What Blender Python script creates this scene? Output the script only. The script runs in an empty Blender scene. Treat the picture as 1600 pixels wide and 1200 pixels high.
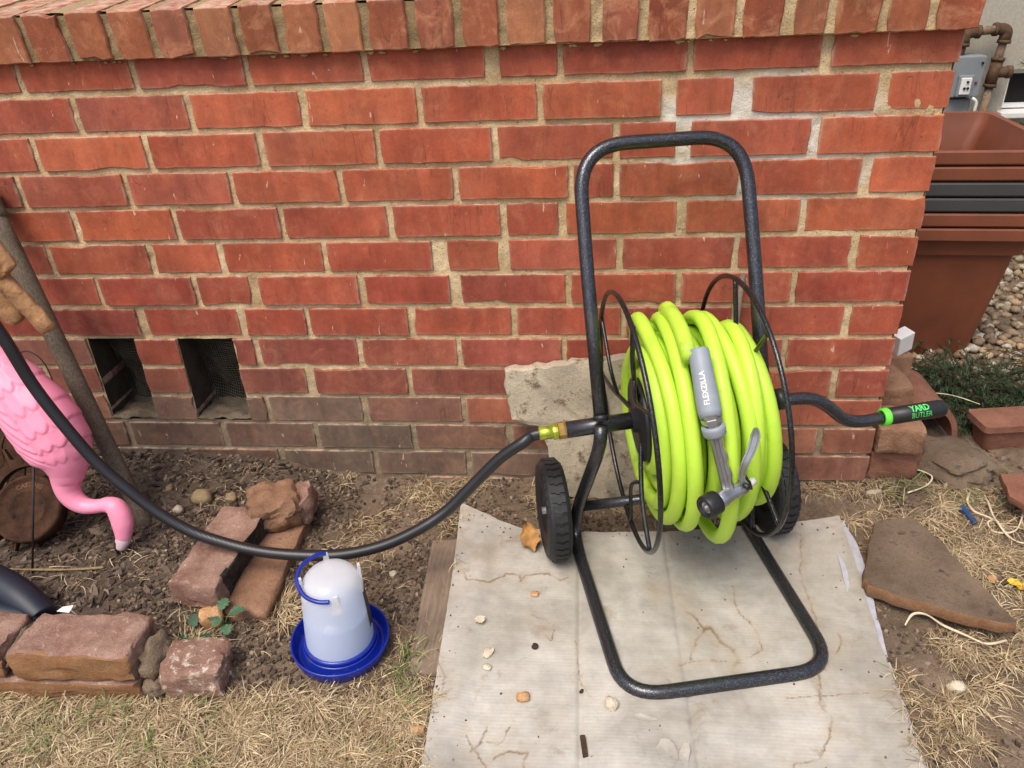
import bpy, bmesh, math, random
import numpy as np
from mathutils import Vector, Matrix, noise as mnoise

random.seed(7); rng = np.random.default_rng(7)
scene = bpy.context.scene
R = math.radians
PI = math.pi

# ------------------------------------------------------------------ camera
cd = bpy.data.cameras.new('camera'); cam = bpy.data.objects.new('camera', cd)
scene.collection.objects.link(cam)
cd.sensor_width = 36.0; cd.sensor_fit = 'HORIZONTAL'; cd.lens = 27.0
cd.clip_start = 0.02; cd.clip_end = 200.0
_r = Vector((0.99561177, 0.08389858, -0.04145157)); _u = Vector((-0.00476436, 0.48782388, 0.87292907)); _f = Vector((-0.09345858, 0.86890097, -0.48608292))
M = Matrix.Identity(4)
for i in range(3):
    M[i][0] = _r[i]; M[i][1] = _u[i]; M[i][2] = -_f[i]
M[0][3], M[1][3], M[2][3] = -0.59447, -1.37821, 1.05384
cam.matrix_world = M
scene.camera = cam
cy_ = scene.cycles; cy_.max_bounces = 5; cy_.diffuse_bounces = 3; cy_.glossy_bounces = 2; cy_.transmission_bounces = 4; cy_.transparent_max_bounces = 6; cy_.caustics_reflective = False; cy_.caustics_refractive = False

# ------------------------------------------------------------------ light
SUN_EL, SUN_AZ = 62.0, 205.0          # soft open-shade daylight, from behind the camera and a little to the left
w = bpy.data.worlds.new('World'); scene.world = w; w.use_nodes = True
wn = w.node_tree; wn.nodes.clear()
sky = wn.nodes.new('ShaderNodeTexSky'); sky.sky_type = 'NISHITA'; sky.sun_disc = False
sky.sun_elevation = R(SUN_EL); sky.sun_rotation = R(SUN_AZ); sky.dust_density = 4.0; sky.air_density = 0.8; sky.ozone_density = 0.6
bg = wn.nodes.new('ShaderNodeBackground'); bg.inputs['Strength'].default_value = 0.15
wo = wn.nodes.new('ShaderNodeOutputWorld')
wn.links.new(sky.outputs[0], bg.inputs[0]); wn.links.new(bg.outputs[0], wo.inputs[0])
sl = bpy.data.lights.new('sun', 'SUN'); sl.energy = 1.5; sl.angle = R(28); sl.color = (1.0, 0.94, 0.85)
sun = bpy.data.objects.new('sun', sl); scene.collection.objects.link(sun)
_el, _az = R(SUN_EL), R(SUN_AZ)
sd = Vector((math.sin(_az) * math.cos(_el), math.cos(_az) * math.cos(_el), math.sin(_el)))   # towards the sun
sun.rotation_euler = sd.to_track_quat('Z', 'Y').to_euler()
scene.view_settings.view_transform = 'Standard'; scene.view_settings.look = 'None'
scene.view_settings.exposure = 0.5; scene.view_settings.gamma = 1.0; scene.view_settings.use_curve_mapping = False

# ------------------------------------------------------------------ helpers
COL = scene.collection

def tag(o, label=None, cat=None, group=None, kind=None):
    if label: o['label'] = label
    if cat: o['category'] = cat
    if group: o['group'] = group
    if kind: o['kind'] = kind
    return o

def empty(name, loc=(0, 0, 0), rz=0.0, label=None, cat=None, group=None):
    o = bpy.data.objects.new(name, None); COL.objects.link(o)
    o.location = loc; o.rotation_euler = (0, 0, rz); o.empty_display_size = 0.05
    return tag(o, label, cat, group)

def link(name, me, mat=None, parent=None, smooth=True):
    o = bpy.data.objects.new(name, me); COL.objects.link(o)
    if mat is not None and not me.materials: me.materials.append(mat)
    if parent: o.parent = parent
    if smooth:
        me.polygons.foreach_set('use_smooth', [True] * len(me.polygons))
    return o

class MB:
    """collects shapes, builds ONE mesh"""
    def __init__(s): s.v = []; s.f = []; s.c = []
    def add(s, v, f, col=None):
        b = len(s.v); s.v.extend([tuple(p) for p in v]); s.f.extend([tuple(i + b for i in q) for q in f])
        if col is not None: s.c.extend([col] * len(v))
    def tube(s, path, r, n=12, closed=False, caps=True):
        P = [Vector(p) for p in path]; N = len(P)
        rr = r if callable(r) else (lambda t: r)
        T = []
        for i in range(N):
            a = P[(i - 1) % N] if (closed or i > 0) else P[i]; b = P[(i + 1) % N] if (closed or i < N - 1) else P[i]
            d = (b - a); T.append(d.normalized() if d.length > 1e-9 else Vector((0, 0, 1)))
        ref = Vector((0, 0, 1)) if abs(T[0].z) < .9 else Vector((1, 0, 0))
        u = T[0].cross(ref).normalized(); rings = []
        for i in range(N):
            if i: 
                q = T[i - 1].rotation_difference(T[i]); u = q @ u
                u = (u - T[i] * u.dot(T[i])).normalized()
            v_ = T[i].cross(u); ri = rr(i / (N - 1)) if N > 1 else rr(0)
            rings.append([P[i] + (u * math.cos(2 * PI * k / n) + v_ * math.sin(2 * PI * k / n)) * ri for k in range(n)])
        V = [p for g in rings for p in g]; F = []
        L = N if closed else N - 1
        for i in range(L):
            j = (i + 1) % N
            for k in range(n):
                F.append((i * n + k, i * n + (k + 1) % n, j * n + (k + 1) % n, j * n + k))
        if caps and not closed:
            F.append(tuple(range(n - 1, -1, -1))); F.append(tuple((N - 1) * n + k for k in range(n)))
        s.add(V, F)
    def lathe(s, prof, n=32, m=None):
        """prof: (r, z) pairs about local z; m: Matrix"""
        V = []; F = []
        for r_, z_ in prof:
            for k in range(n):
                a = 2 * PI * k / n; V.append(Vector((r_ * math.cos(a), r_ * math.sin(a), z_)))
        for i in range(len(prof) - 1):
            for k in range(n):
                F.append((i * n + k, i * n + (k + 1) % n, (i + 1) * n + (k + 1) % n, (i + 1) * n + k))
        if m is not None: V = [m @ p for p in V]
        s.add(V, F)
    def box(s, lo, hi, m=None, bev=0.0):
        bm = bmesh.new(); bmesh.ops.create_cube(bm, size=1.0)
        for vv in bm.verts:
            vv.co = Vector([lo[i] + (hi[i] - lo[i]) * (vv.co[i] + .5) for i in range(3)])
        if bev > 0: bmesh.ops.bevel(bm, geom=bm.edges[:], offset=bev, segments=2, affect='EDGES', profile=.6)
        bm.verts.index_update(); V = [vv.co.copy() for vv in bm.verts]; F = [tuple(vv.index for vv in f.verts) for f in bm.faces]; bm.free()
        if m is not None: V = [m @ p for p in V]
        s.add(V, F)
    def build(s, name, mat=None, parent=None, smooth=True, loc=None):
        me = bpy.data.meshes.new(name); me.from_pydata(s.v, [], s.f); me.update()
        if s.c and len(s.c) == len(s.v):
            at = me.color_attributes.new('col', 'FLOAT_COLOR', 'POINT')
            at.data.foreach_set('color', np.array([(c[0], c[1], c[2], 1.0) for c in s.c], dtype=np.float32).ravel())
        o = link(name, me, mat, parent, smooth)
        if loc is not None: o.location = loc
        return o

def autosmooth(o, ang=35):
    me = o.data
    try: me.set_sharp_from_angle(angle=R(ang))
    except Exception: pass
    return o

def fillet(pts, rad, seg=8):
    out = [Vector(pts[0])]
    for i in range(1, len(pts) - 1):
        a, b, c = Vector(pts[i - 1]), Vector(pts[i]), Vector(pts[i + 1])
        rd = rad[i] if isinstance(rad, (list, tuple)) else rad
        d1 = (a - b); d2 = (c - b); t1 = min(rd, d1.length * .49); t2 = min(rd, d2.length * .49)
        p1 = b + d1.normalized() * t1; p2 = b + d2.normalized() * t2
        for k in range(seg + 1):
            t = k / seg; out.append(p1 * (1 - t) ** 2 + b * 2 * t * (1 - t) + p2 * t * t)
    out.append(Vector(pts[-1])); return out

def catmull(pts, per=8):
    P = [Vector(p) for p in pts]; out = []
    for i in range(len(P) - 1):
        p0 = P[max(i - 1, 0)]; p1 = P[i]; p2 = P[i + 1]; p3 = P[min(i + 2, len(P) - 1)]
        for k in range(per):
            t = k / per
            out.append(.5 * ((2 * p1) + (p2 - p0) * t + (2 * p0 - 5 * p1 + 4 * p2 - p3) * t * t + (3 * p1 - p0 - 3 * p2 + p3) * t ** 3))
    out.append(P[-1]); return out

def lerp_list(xs, ys):
    return lambda t: float(np.interp(t, xs, ys))

def fbm(x, y, z=0.0, o=4):
    return mnoise.fractal(Vector((x, y, z)), 1.0, 2.0, o)

def sstep(a, b, x):
    t = min(1.0, max(0.0, (x - a) / (b - a))); return t * t * (3 - 2 * t)

def align(a, b):
    """matrix that takes local +z from a to b"""
    a = Vector(a); d = Vector(b) - a
    return Matrix.Translation(a) @ d.to_track_quat('Z', 'Y').to_matrix().to_4x4(), d.length

# ------------------------------------------------------------------ materials
class NT:
    def __init__(s, name):
        s.m = bpy.data.materials.new(name); s.m.use_nodes = True; s.t = s.m.node_tree
        s.b = s.t.nodes['Principled BSDF']; s.out = s.t.nodes['Material Output']
    def n(s, typ, **kw):
        nd = s.t.nodes.new('ShaderNode' + typ)
        for k, v in kw.items(): setattr(nd, k, v)
        return nd
    def l(s, a, b): s.t.links.new(a, b)
    def coord(s, which='Object', scale=None):
        tc = s.n('TexCoord'); o = tc.outputs[which]
        if scale is not None:
            mp = s.n('Mapping'); mp.inputs['Scale'].default_value = scale; s.l(o, mp.inputs[0]); o = mp.outputs[0]
        return o
    def noise(s, vec, scale, detail=5, rough=.55, dist=0.0, out='Fac'):
        nd = s.n('TexNoise'); nd.inputs['Scale'].default_value = scale; nd.inputs['Detail'].default_value = detail
        nd.inputs['Roughness'].default_value = rough; nd.inputs['Distortion'].default_value = dist
        if vec is not None: s.l(vec, nd.inputs['Vector'])
        return nd.outputs[out]
    def ramp(s, fac, stops):
        nd = s.n('ValToRGB'); cr = nd.color_ramp
        while len(cr.elements) > 1: cr.elements.remove(cr.elements[-1])
        for i, (p, c) in enumerate(stops):
            e = cr.elements[0] if i == 0 else cr.elements.new(p)
            e.position = p; c = (c, c, c) if isinstance(c, (int, float)) else c; e.color = (c[0], c[1], c[2], 1)
        s.l(fac, nd.inputs[0]); return nd.outputs[0]
    def mix(s, fac, a, b, mode='MIX'):
        nd = s.n('Mix', data_type='RGBA', blend_type=mode)
        for sock, val in ((nd.inputs[0], fac), (nd.inputs[6], a), (nd.inputs[7], b)):
            if hasattr(val, 'links'): s.l(val, sock)
            elif isinstance(val, (int, float)): sock.default_value = val if sock == nd.inputs[0] else (val, val, val, 1)
            else: sock.default_value = (val[0], val[1], val[2], 1)
        return nd.outputs[2]
    def math(s, op, a, b=0.0, c=0.0):
        nd = s.n('Math', operation=op)
        for i, val in enumerate((a, b, c)):
            if hasattr(val, 'links'): s.l(val, nd.inputs[i])
            else: nd.inputs[i].default_value = val
        return nd.outputs[0]
    def bump(s, h, strength=.5, dist=.002, prev=None):
        nd = s.n('Bump'); nd.inputs['Strength'].default_value = strength; nd.inputs['Distance'].default_value = dist
        s.l(h, nd.inputs['Height'])
        if prev is not None: s.l(prev, nd.inputs['Normal'])
        s.l(nd.outputs[0], s.b.inputs['Normal']); return nd.outputs[0]
    def set(s, color=None, rough=None, metal=None, **kw):
        def put(k, v):
            if v is None: return
            if hasattr(v, 'links'): s.l(v, s.b.inputs[k])
            elif isinstance(v, (tuple, list)): s.b.inputs[k].default_value = (v[0], v[1], v[2], 1) if len(v) == 3 else v
            else: s.b.inputs[k].default_value = v
        put('Base Color', color); put('Roughness', rough); put('Metallic', metal)
        for k, v in kw.items(): put(k.replace('_', ' '), v)
        return s.m

def simple(name, col, rough=.6, metal=0.0, var=.15, nscale=60, bump=.0, bscale=200, bdist=.001, spec=None, dirt=None):
    t = NT(name); v = t.coord('Object')
    n1 = t.noise(v, nscale, 4)
    c = t.mix(1.0, col, t.ramp(n1, [(.3, 1 - var), (.7, 1 + var)]), 'MULTIPLY')
    if dirt:
        n2 = t.noise(v, dirt[1], 6, .65); c = t.mix(t.ramp(n2, [(dirt[2], 0.0), (dirt[2] + .18, 1.0)]), c, dirt[0])
    t.set(c, rough, metal)
    if spec is not None: t.set(Specular_IOR_Level=spec)
    if bump: t.bump(t.noise(v, bscale, 4), bump, bdist)
    return t.m

def brick_mat(name, patch=.25):
    t = NT(name); v = t.coord('Object'); oi = t.n('ObjectInfo')
    off = t.n('VectorMath', operation='ADD'); t.l(v, off.inputs[0])
    rv = t.n('VectorMath', operation='SCALE'); cx = t.n('CombineXYZ')
    for i in range(3): t.l(oi.outputs['Random'], cx.inputs[i])
    t.l(cx.outputs[0], rv.inputs[0]); rv.inputs['Scale'].default_value = 37.0; t.l(rv.outputs[0], off.inputs[1]); v = off.outputs[0]
    base = oi.outputs['Color']
    big = t.noise(v, 9, 5, .6)
    c = t.mix(t.ramp(big, [(.32, 0.0), (.72, 1.0)]), t.mix(1.0, base, .70, 'MULTIPLY'), t.mix(1.0, base, (1.20, 1.26, 1.2), 'MULTIPLY'))
    # paler salmon / orange scuffs
    pn = t.noise(v, 22, 6, .7, .8)
    c = t.mix(t.math('MULTIPLY', t.ramp(pn, [(.50, 0.0), (.70, 1.0)]), patch), c, (.66, .31, .16))
    # dusty film
    dn = t.noise(v, 5, 4, .6)
    c = t.mix(t.math('MULTIPLY', t.ramp(dn, [(.45, 0.0), (.75, 1.0)]), .12), c, (.42, .24, .17))
    # fine grain
    fg = t.noise(v, 420, 3, .6)
    c = t.mix(1.0, c, t.ramp(fg, [(.25, .84), (.75, 1.12)]), 'MULTIPLY')
    md = t.noise(v, 75, 6, .75); c = t.mix(1.0, c, t.ramp(md, [(.28, .84), (.5, 1.0), (.72, 1.12)]), 'MULTIPLY')
    st = t.n('Mapping'); st.inputs['Scale'].default_value = (26, 26, 4); t.l(v, st.inputs[0]); c = t.mix(1.0, c, t.ramp(t.noise(st.outputs[0], 1.0, 5, .65), [(.3, .80), (.7, 1.18)]), 'MULTIPLY')
    c = t.mix(t.ramp(t.noise(v, 34, 5, .7, .4), [(.66, 0.0), (.70, .7)]), c, (.16, .045, .028))
    # vertical hair cracks and drip marks
    mp = t.n('Mapping'); mp.inputs['Scale'].default_value = (34, 34, 3.2); t.l(v, mp.inputs[0])
    cr = t.noise(mp.outputs[0], 1.0, 3, .5, .6)
    line = t.ramp(t.math('ABSOLUTE', t.math('SUBTRACT', cr, .5)), [(.0, 1.0), (.006, 0.0)])
    msk = t.ramp(t.noise(v, 13, 2), [(.5, 0.0), (.58, 1.0)])
    lm = t.math('MULTIPLY', line, msk)
    c = t.mix(t.math('MULTIPLY', lm, .55), c, (.10, .035, .02))
    mp2 = t.n('Mapping'); mp2.inputs['Scale'].default_value = (60, 60, 14); mp2.inputs['Location'].default_value = (3, 1, 2); t.l(v, mp2.inputs[0])
    wh = t.ramp(t.noise(mp2.outputs[0], 1.6, 4, .6, .5), [(.695, 0.0), (.715, 1.0)])
    c = t.mix(t.math('MULTIPLY', wh, .75), c, (.68, .50, .38))
    # white lime haze on edges
    gn = t.coord('Generated'); sp = t.n('SeparateXYZ'); t.l(gn, sp.inputs[0])
    ex = t.math('MULTIPLY', t.math('ABSOLUTE', t.math('SUBTRACT', sp.outputs[0], .5)), 2.0)
    ez = t.math('MULTIPLY', t.math('ABSOLUTE', t.math('SUBTRACT', sp.outputs[2], .5)), 2.0)
    e = t.math('MAXIMUM', t.math('POWER', ex, 45.0), t.math('POWER', ez, 16.0))
    hz = t.math('MULTIPLY', e, t.ramp(t.noise(v, 45, 5, .7), [(.40, 0.0), (.58, .8)]))
    c = t.mix(hz, c, (.58, .43, .31))
    t.set(c, t.ramp(pn, [(.3, .62), (.7, .85)]), 0.0, Specular_IOR_Level=.35)
    h = t.math('ADD', t.math('MULTIPLY', fg, .45), t.math('ADD', t.math('MULTIPLY', t.noise(v, 60, 5, .65), .7), t.math('MULTIPLY', lm, -1.2)))
    t.bump(h, .36, .0013)
    return t.m

def mortar_mat():
    t = NT('mortar'); v = t.coord('Object')
    g = t.noise(v, 380, 3, .7); b = t.noise(v, 11, 5, .6)
    c = t.mix(t.ramp(b, [(.35, 0.0), (.7, 1.0)]), (.47, .335, .172), (.75, .585, .35))
    c = t.mix(1.0, c, t.ramp(g, [(.3, .72), (.7, 1.2)]), 'MULTIPLY')
    sp = t.n('SeparateXYZ'); t.l(v, sp.inputs[0])
    # newer whitish repointing round the corner
    dx = t.math('MULTIPLY', t.math('SUBTRACT', sp.outputs[0], -.30), 2.6); dz = t.math('MULTIPLY', t.math('SUBTRACT', sp.outputs[2], .77), 4.2)
    d = t.math('ADD', t.math('SQRT', t.math('ADD', t.math('MULTIPLY', dx, dx), t.math('MULTIPLY', dz, dz))), t.math('MULTIPLY', t.noise(v, 12, 4), .9))
    c = t.mix(t.ramp(d, [(.78, 1.0), (1.05, 0.0)]), c, t.mix(t.noise(v, 60, 4), (.60, .55, .45), (.74, .69, .58)))
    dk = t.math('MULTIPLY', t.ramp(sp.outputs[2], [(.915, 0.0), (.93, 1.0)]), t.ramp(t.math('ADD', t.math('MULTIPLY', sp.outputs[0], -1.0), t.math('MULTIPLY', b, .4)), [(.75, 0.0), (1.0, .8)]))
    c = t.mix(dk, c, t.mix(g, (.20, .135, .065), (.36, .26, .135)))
    # older grey mortar low on the wall, dark pits
    lo = t.ramp(t.math('ADD', sp.outputs[2], t.math('MULTIPLY', b, .15)), [(.24, 1.0), (.40, 0.0)])
    c = t.mix(t.math('MULTIPLY', lo, .75), c, t.mix(g, (.15, .12, .085), (.27, .225, .16)))
    pit = t.ramp(t.noise(v, 130, 3, .6), [(.30, 1.0), (.36, 0.0)]); c = t.mix(t.math('MULTIPLY', pit, .6), c, (.10, .075, .045))
    t.set(c, .95, 0.0, Specular_IOR_Level=.1)
    t.bump(t.math('ADD', g, t.math('MULTIPLY', t.noise(v, 90, 4), 1.5)), .8, .002)
    return t.m

def attr_mat(name, rough=.85, trans=0.0, spec=.2):
    t = NT(name); a = t.n('Attribute'); a.attribute_name = 'col'
    v = t.coord('Object'); c = t.mix(1.0, a.outputs['Color'], t.ramp(t.noise(v, 160, 3), [(.25, .75), (.75, 1.2)]), 'MULTIPLY')
    t.set(c, rough, 0.0, Specular_IOR_Level=spec)
    return t.m

def ground_mat():
    t = NT('soil'); v = t.coord('Object')
    a = t.noise(v, 7, 6, .62); b = t.noise(v, 55, 6, .7); g = t.noise(v, 420, 3, .7)
    c = t.mix(t.ramp(a, [(.35, 0.0), (.65, 1.0)]), (.185, .130, .086), (.325, .240, .165))
    c = t.mix(1.0, c, t.ramp(b, [(.25, .62), (.75, 1.28)]), 'MULTIPLY')
    c = t.mix(1.0, c, t.ramp(g, [(.3, .75), (.7, 1.2)]), 'MULTIPLY')
    # darker composted soil in the planting bed along the wall on the west side
    sp = t.n('SeparateXYZ'); t.l(v, sp.inputs[0])
    m1 = t.ramp(t.math('ADD', sp.outputs[0], t.math('MULTIPLY', a, .5)), [(-1.02 + 2, 1.0), (-.82 + 2, 0.0)]) if False else None
    bed = t.n('MapRange'); bed.inputs[1].default_value = -1.0; bed.inputs[2].default_value = -1.3; t.l(t.math('ADD', sp.outputs[0], t.math('MULTIPLY', t.math('SUBTRACT', b, .5), .3)), bed.inputs[0])
    bedy = t.n('MapRange'); bedy.inputs[1].default_value = -.56; bedy.inputs[2].default_value = -.42; t.l(sp.outputs[1], bedy.inputs[0])
    c = t.mix(t.math('MULTIPLY', t.math('MULTIPLY', bed.outputs[0], bedy.outputs[0]), .65), c, t.mix(b, (.055, .042, .032), (.13, .10, .076)))
    t.set(c, .95, 0.0, Specular_IOR_Level=.1)
    t.bump(t.math('ADD', t.math('MULTIPLY', b, 2.0), g), .9, .006)
    return t.m

def wood_mat(name, c1, c2, axis=0, stretch=22):
    t = NT(name); sc = [stretch, stretch, stretch]; sc[axis] = 2.0
    v = t.coord('Object', tuple(sc)); n1 = t.noise(v, 6, 6, .65, .6)
    w2 = t.noise(t.coord('Object'), 14, 4)
    c = t.mix(t.ramp(n1, [(.3, 0.0), (.7, 1.0)]), c1, c2); c = t.mix(1.0, c, t.ramp(w2, [(.3, .7), (.7, 1.2)]), 'MULTIPLY')
    t.set(c, .85, 0.0, Specular_IOR_Level=.2); t.bump(n1, .5, .0015); return t.m

def hammered(name, col):
    t = NT(name); v = t.coord('Object')
    vo = t.n('TexVoronoi'); vo.inputs['Scale'].default_value = 560; t.l(v, vo.inputs['Vector'])
    h = vo.outputs['Distance']
    c = t.mix(t.ramp(h, [(.42, 0.0), (.85, 1.0)]), col, tuple(min(1, x * 3 + .035) for x in col))
    c = t.mix(t.ramp(t.noise(v, 18, 5, .6), [(.55, 0.0), (.75, .55)]), c, (.10, .08, .06))
    t.set(c, .24, .7, Specular_IOR_Level=.8); t.bump(h, .22, .0009); return t.m

def stone_mat(name, c1, c2, c3=None, sc=14, bump=.7, t3=.6):
    t = NT(name); v = t.coord('Object')
    n1 = t.noise(v, sc, 6, .65); n2 = t.noise(v, sc * 4, 6, .7); n3 = t.noise(v, 380, 3)
    c = t.mix(t.ramp(n1, [(.35, 0.0), (.65, 1.0)]), c1, c2)
    if c3: c = t.mix(t.ramp(n2, [(t3, 0.0), (t3 + .12, 1.0)]), c, c3)
    c = t.mix(1.0, c, t.ramp(n3, [(.3, .82), (.7, 1.15)]), 'MULTIPLY')
    t.set(c, .9, 0.0, Specular_IOR_Level=.2); t.bump(t.math('ADD', n2, t.math('MULTIPLY', n3, .4)), bump, .004); return t.m

def card_mat():
    t = NT('weathered_cardboard'); v = t.coord('Object')
    a = t.noise(v, 4.5, 5, .6, .4); b = t.noise(v, 30, 5, .7)
    c = t.mix(t.ramp(a, [(.38, 0.0), (.66, 1.0)]), (.355, .325, .27), (.55, .52, .455))
    c = t.mix(1.0, c, t.ramp(b, [(.25, .78), (.75, 1.10)]), 'MULTIPLY')
    sc2 = t.n('Mapping'); sc2.inputs['Scale'].default_value = (6, 60, 1); t.l(v, sc2.inputs[0]); c = t.mix(1.0, c, t.ramp(t.noise(sc2.outputs[0], 1.0, 5, .7), [(.3, .92), (.7, 1.04)]), 'MULTIPLY')
    # tide lines left by water
    def tide(scale, wd, msc, lo, col, k, loc):
        mp = t.n('Mapping'); mp.inputs['Location'].default_value = loc; t.l(v, mp.inputs[0])
        n = t.noise(mp.outputs[0], scale, 6, .62, .3)
        ln = t.ramp(t.math('ABSOLUTE', t.math('SUBTRACT', n, .52)), [(0.0, 1.0), (wd, 0.0)])
        mk = t.ramp(t.noise(mp.outputs[0], msc, 3), [(lo, 0.0), (lo + .1, 1.0)])
        return t.mix(t.math('MULTIPLY', t.math('MULTIPLY', ln, mk), k), c, col)
    c = tide(2.6, .05, 4, .50, (.40, .31, .19), .40, (7, 2, 0))
    at = t.n('Attribute'); at.attribute_name = 'stain'; sx = t.n('SeparateColor'); t.l(at.outputs['Color'], sx.inputs[0])
    c = t.mix(t.math('MULTIPLY', sx.outputs[1], t.ramp(t.noise(v, 40, 5, .7), [(.35, .1), (.65, .75)])), c, (.38, .28, .16))
    c = t.mix(t.math('MULTIPLY', sx.outputs[0], .85), c, (.17, .105, .05))
    # brown blotches, flecks of dirt
    c = t.mix(t.ramp(t.noise(v, 16, 6, .7, .6), [(.58, 0.0), (.76, .75)]), c, (.25, .175, .10))
    c = t.mix(t.ramp(t.noise(v, 2.1, 5, .6), [(.50, 0.0), (.68, .45)]), c, (.34, .275, .19))
    c = t.mix(t.ramp(t.noise(v, 95, 4, .6), [(.70, 0.0), (.76, .7)]), c, (.10, .07, .045))
    t.set(c, .82, 0.0, Specular_IOR_Level=.25)
    wv = t.n('TexWave', wave_type='BANDS', bands_direction='Y'); wv.inputs['Scale'].default_value = 48; wv.inputs['Distortion'].default_value = 1.6; wv.inputs['Detail'].default_value = 2
    wv.inputs['Detail Scale'].default_value = 1.2; t.l(v, wv.inputs['Vector'])
    t.bump(t.math('ADD', t.math('MULTIPLY', wv.outputs['Fac'], t.ramp(a, [(.3, .25), (.7, 1.0)])), t.math('MULTIPLY', b, 5.0)), .085, .0020)
    return t.m

MAT = {}
MAT['brick'] = brick_mat('brick', .20); MAT['cap_brick'] = brick_mat('cap_brick', .75); MAT['mortar'] = mortar_mat()
MAT['soil'] = ground_mat(); MAT['straw'] = attr_mat('dry_grass', .7, spec=.3); MAT['chips'] = attr_mat('bark_chips', .9); MAT['gravel'] = attr_mat('gravel', .85)
MAT['leafy'] = attr_mat('green_leaf', .55, spec=.35)
MAT['frame'] = hammered('hammered_paint', (.034, .035, .039)); MAT['wire'] = hammered('hammered_wire', (.018, .018, .020))
MAT['tyre'] = simple('tyre_rubber', (.013, .013, .014), .62, var=.2, nscale=30, bump=.2, bscale=300, dirt=((.06, .05, .04), 20, .62))
MAT['black'] = simple('black_plastic', (.015, .015, .016), .45, var=.1, bump=.08, bscale=400)
MAT['rim'] = simple('rim_steel', (.25, .25, .25), .4, .8)
MAT['lime'] = simple('lime_hose', (.52, .78, .065), .42, var=.05, nscale=14, bump=.05, bscale=500, spec=.4, dirt=((.26, .40, .03), 11, .60))
MAT['blackhose'] = None
MAT['brass'] = simple('brass', (.55, .33, .09), .35, .9, var=.2, nscale=90, bump=.2, bscale=300)
MAT['greenbrass'] = simple('lime_fitting', (.45, .52, .06), .3, .7, var=.3, nscale=120, bump=.2, bscale=260)
MAT['grey'] = simple('grey_plastic', (.27, .30, .33), .5, var=.06, bump=.06, bscale=500)
MAT['zinc'] = simple('cast_zinc', (.42, .43, .44), .36, .85, var=.12, nscale=50, bump=.15, bscale=260)
MAT['white'] = simple('white_paint', (.75, .74, .70), .6, var=.06)
MAT['limeprint'] = simple('lime_print', (.10, .62, .14), .5, var=.05)
MAT['ring'] = simple('green_ring', (.13, .72, .05), .45, var=.05)
MAT['card'] = card_mat()
MAT['blue'] = simple('blue_plastic', (.006, .022, .27), .28, var=.1, nscale=20, bump=.05, bscale=200, spec=.6, dirt=((.07, .06, .07), 32, .60))
MAT['pot'] = simple('terracotta_plastic', (.195, .060, .029), .5, var=.2, nscale=7, bump=.04, bscale=200, spec=.4)
MAT['potgrey'] = simple('grey_pot', (.052, .052, .052), .5, var=.12, nscale=7, spec=.4)
MAT['terra'] = stone_mat('terracotta', (.20, .085, .055), (.28, .13, .085), (.16, .10, .075), 16)
MAT['rust'] = stone_mat('rusted_iron', (.032, .016, .010), (.085, .040, .021), (.02, .014, .011), 30, .8)
MAT['wirerod'] = simple('steel_rod', (.035, .035, .037), .5, .7)
MAT['pipe'] = stone_mat('rusty_pipe', (.16, .095, .055), (.30, .24, .16), (.08, .04, .025), 30, .4, .52)
MAT['fitting'] = stone_mat('rusty_fitting', (.085, .048, .028), (.14, .085, .05), None, 40, .5)
MAT['boxgrey'] = simple('box_grey', (.22, .24, .25), .55, var=.1, nscale=15)
MAT['stucco'] = stone_mat('stucco', (.46, .42, .33), (.56, .52, .42), (.36, .32, .25), 90, 1.0, .62)
MAT['dark'] = simple('dark_void', (.010, .009, .008), .95)
MAT['concrete'] = stone_mat('old_concrete', (.38, .32, .235), (.54, .46, .34), (.17, .115, .07), 9, 1.0, .53)
MAT['flag'] = stone_mat('flagstone', (.105, .072, .048), (.20, .148, .102), (.065, .046, .034), 9, .7, .56)
MAT['flagedge'] = stone_mat('flagstone_edge', (.20, .10, .05), (.27, .15, .08), None, 30, .6)
MAT['oldbrick'] = stone_mat('old_brick', (.215, .112, .080), (.375, .240, .180), (.50, .405, .31), 21, 1.0, .60)
MAT['oldbrick2'] = stone_mat('orange_brick', (.20, .105, .058), (.34, .195, .12), (.15, .10, .065), 19, 1.0, .57)
MAT['blackbrick'] = stone_mat('black_brick', (.018, .017, .016), (.07, .06, .05), (.28, .26, .22), 30, .9, .60)
MAT['edgeorange'] = stone_mat('edging_face', (.24, .115, .05), (.31, .17, .085), (.16, .11, .07), 22, .7, .6)
MAT['pole'] = wood_mat('weathered_handle', (.070, .052, .036), (.20, .16, .115), 2, 70)
MAT['oldmortar'] = stone_mat('old_mortar', (.12, .09, .06), (.22, .17, .12), (.08, .06, .04), 30, 1.0, .55)
MAT['plank'] = wood_mat('grey_plank', (.17, .12, .085), (.27, .205, .15), 1, 40)
MAT['leather'] = simple('tan_leather', (.40, .21, .09), .8, var=.35, nscale=30, bump=.8, bscale=110, bdist=.004, dirt=((.22, .11, .05), 25, .55))
MAT['navy'] = simple('navy_rubber', (.010, .014, .026), .5, var=.2, nscale=10, bump=.1, bscale=120)
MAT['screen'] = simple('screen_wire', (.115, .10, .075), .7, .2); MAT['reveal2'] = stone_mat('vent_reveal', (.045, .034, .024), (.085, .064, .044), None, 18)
MAT['raffia'] = simple('raffia', (.62, .52, .36), .7, var=.2, nscale=40)
MAT['dryleaf'] = simple('dry_leaf', (.42, .215, .06), .7, var=.35, nscale=50, bump=.4, bscale=60, bdist=.004)
MAT['yellowleaf'] = simple('yellow_leaf', (.72, .45, .02), .6, var=.15)
MAT['orangepebble'] = stone_mat('orange_pebble', (.50, .26, .11), (.60, .38, .20), None, 60)
MAT['palepebble'] = stone_mat('pale_pebble', (.62, .52, .38), (.72, .63, .48), None, 60)
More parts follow.
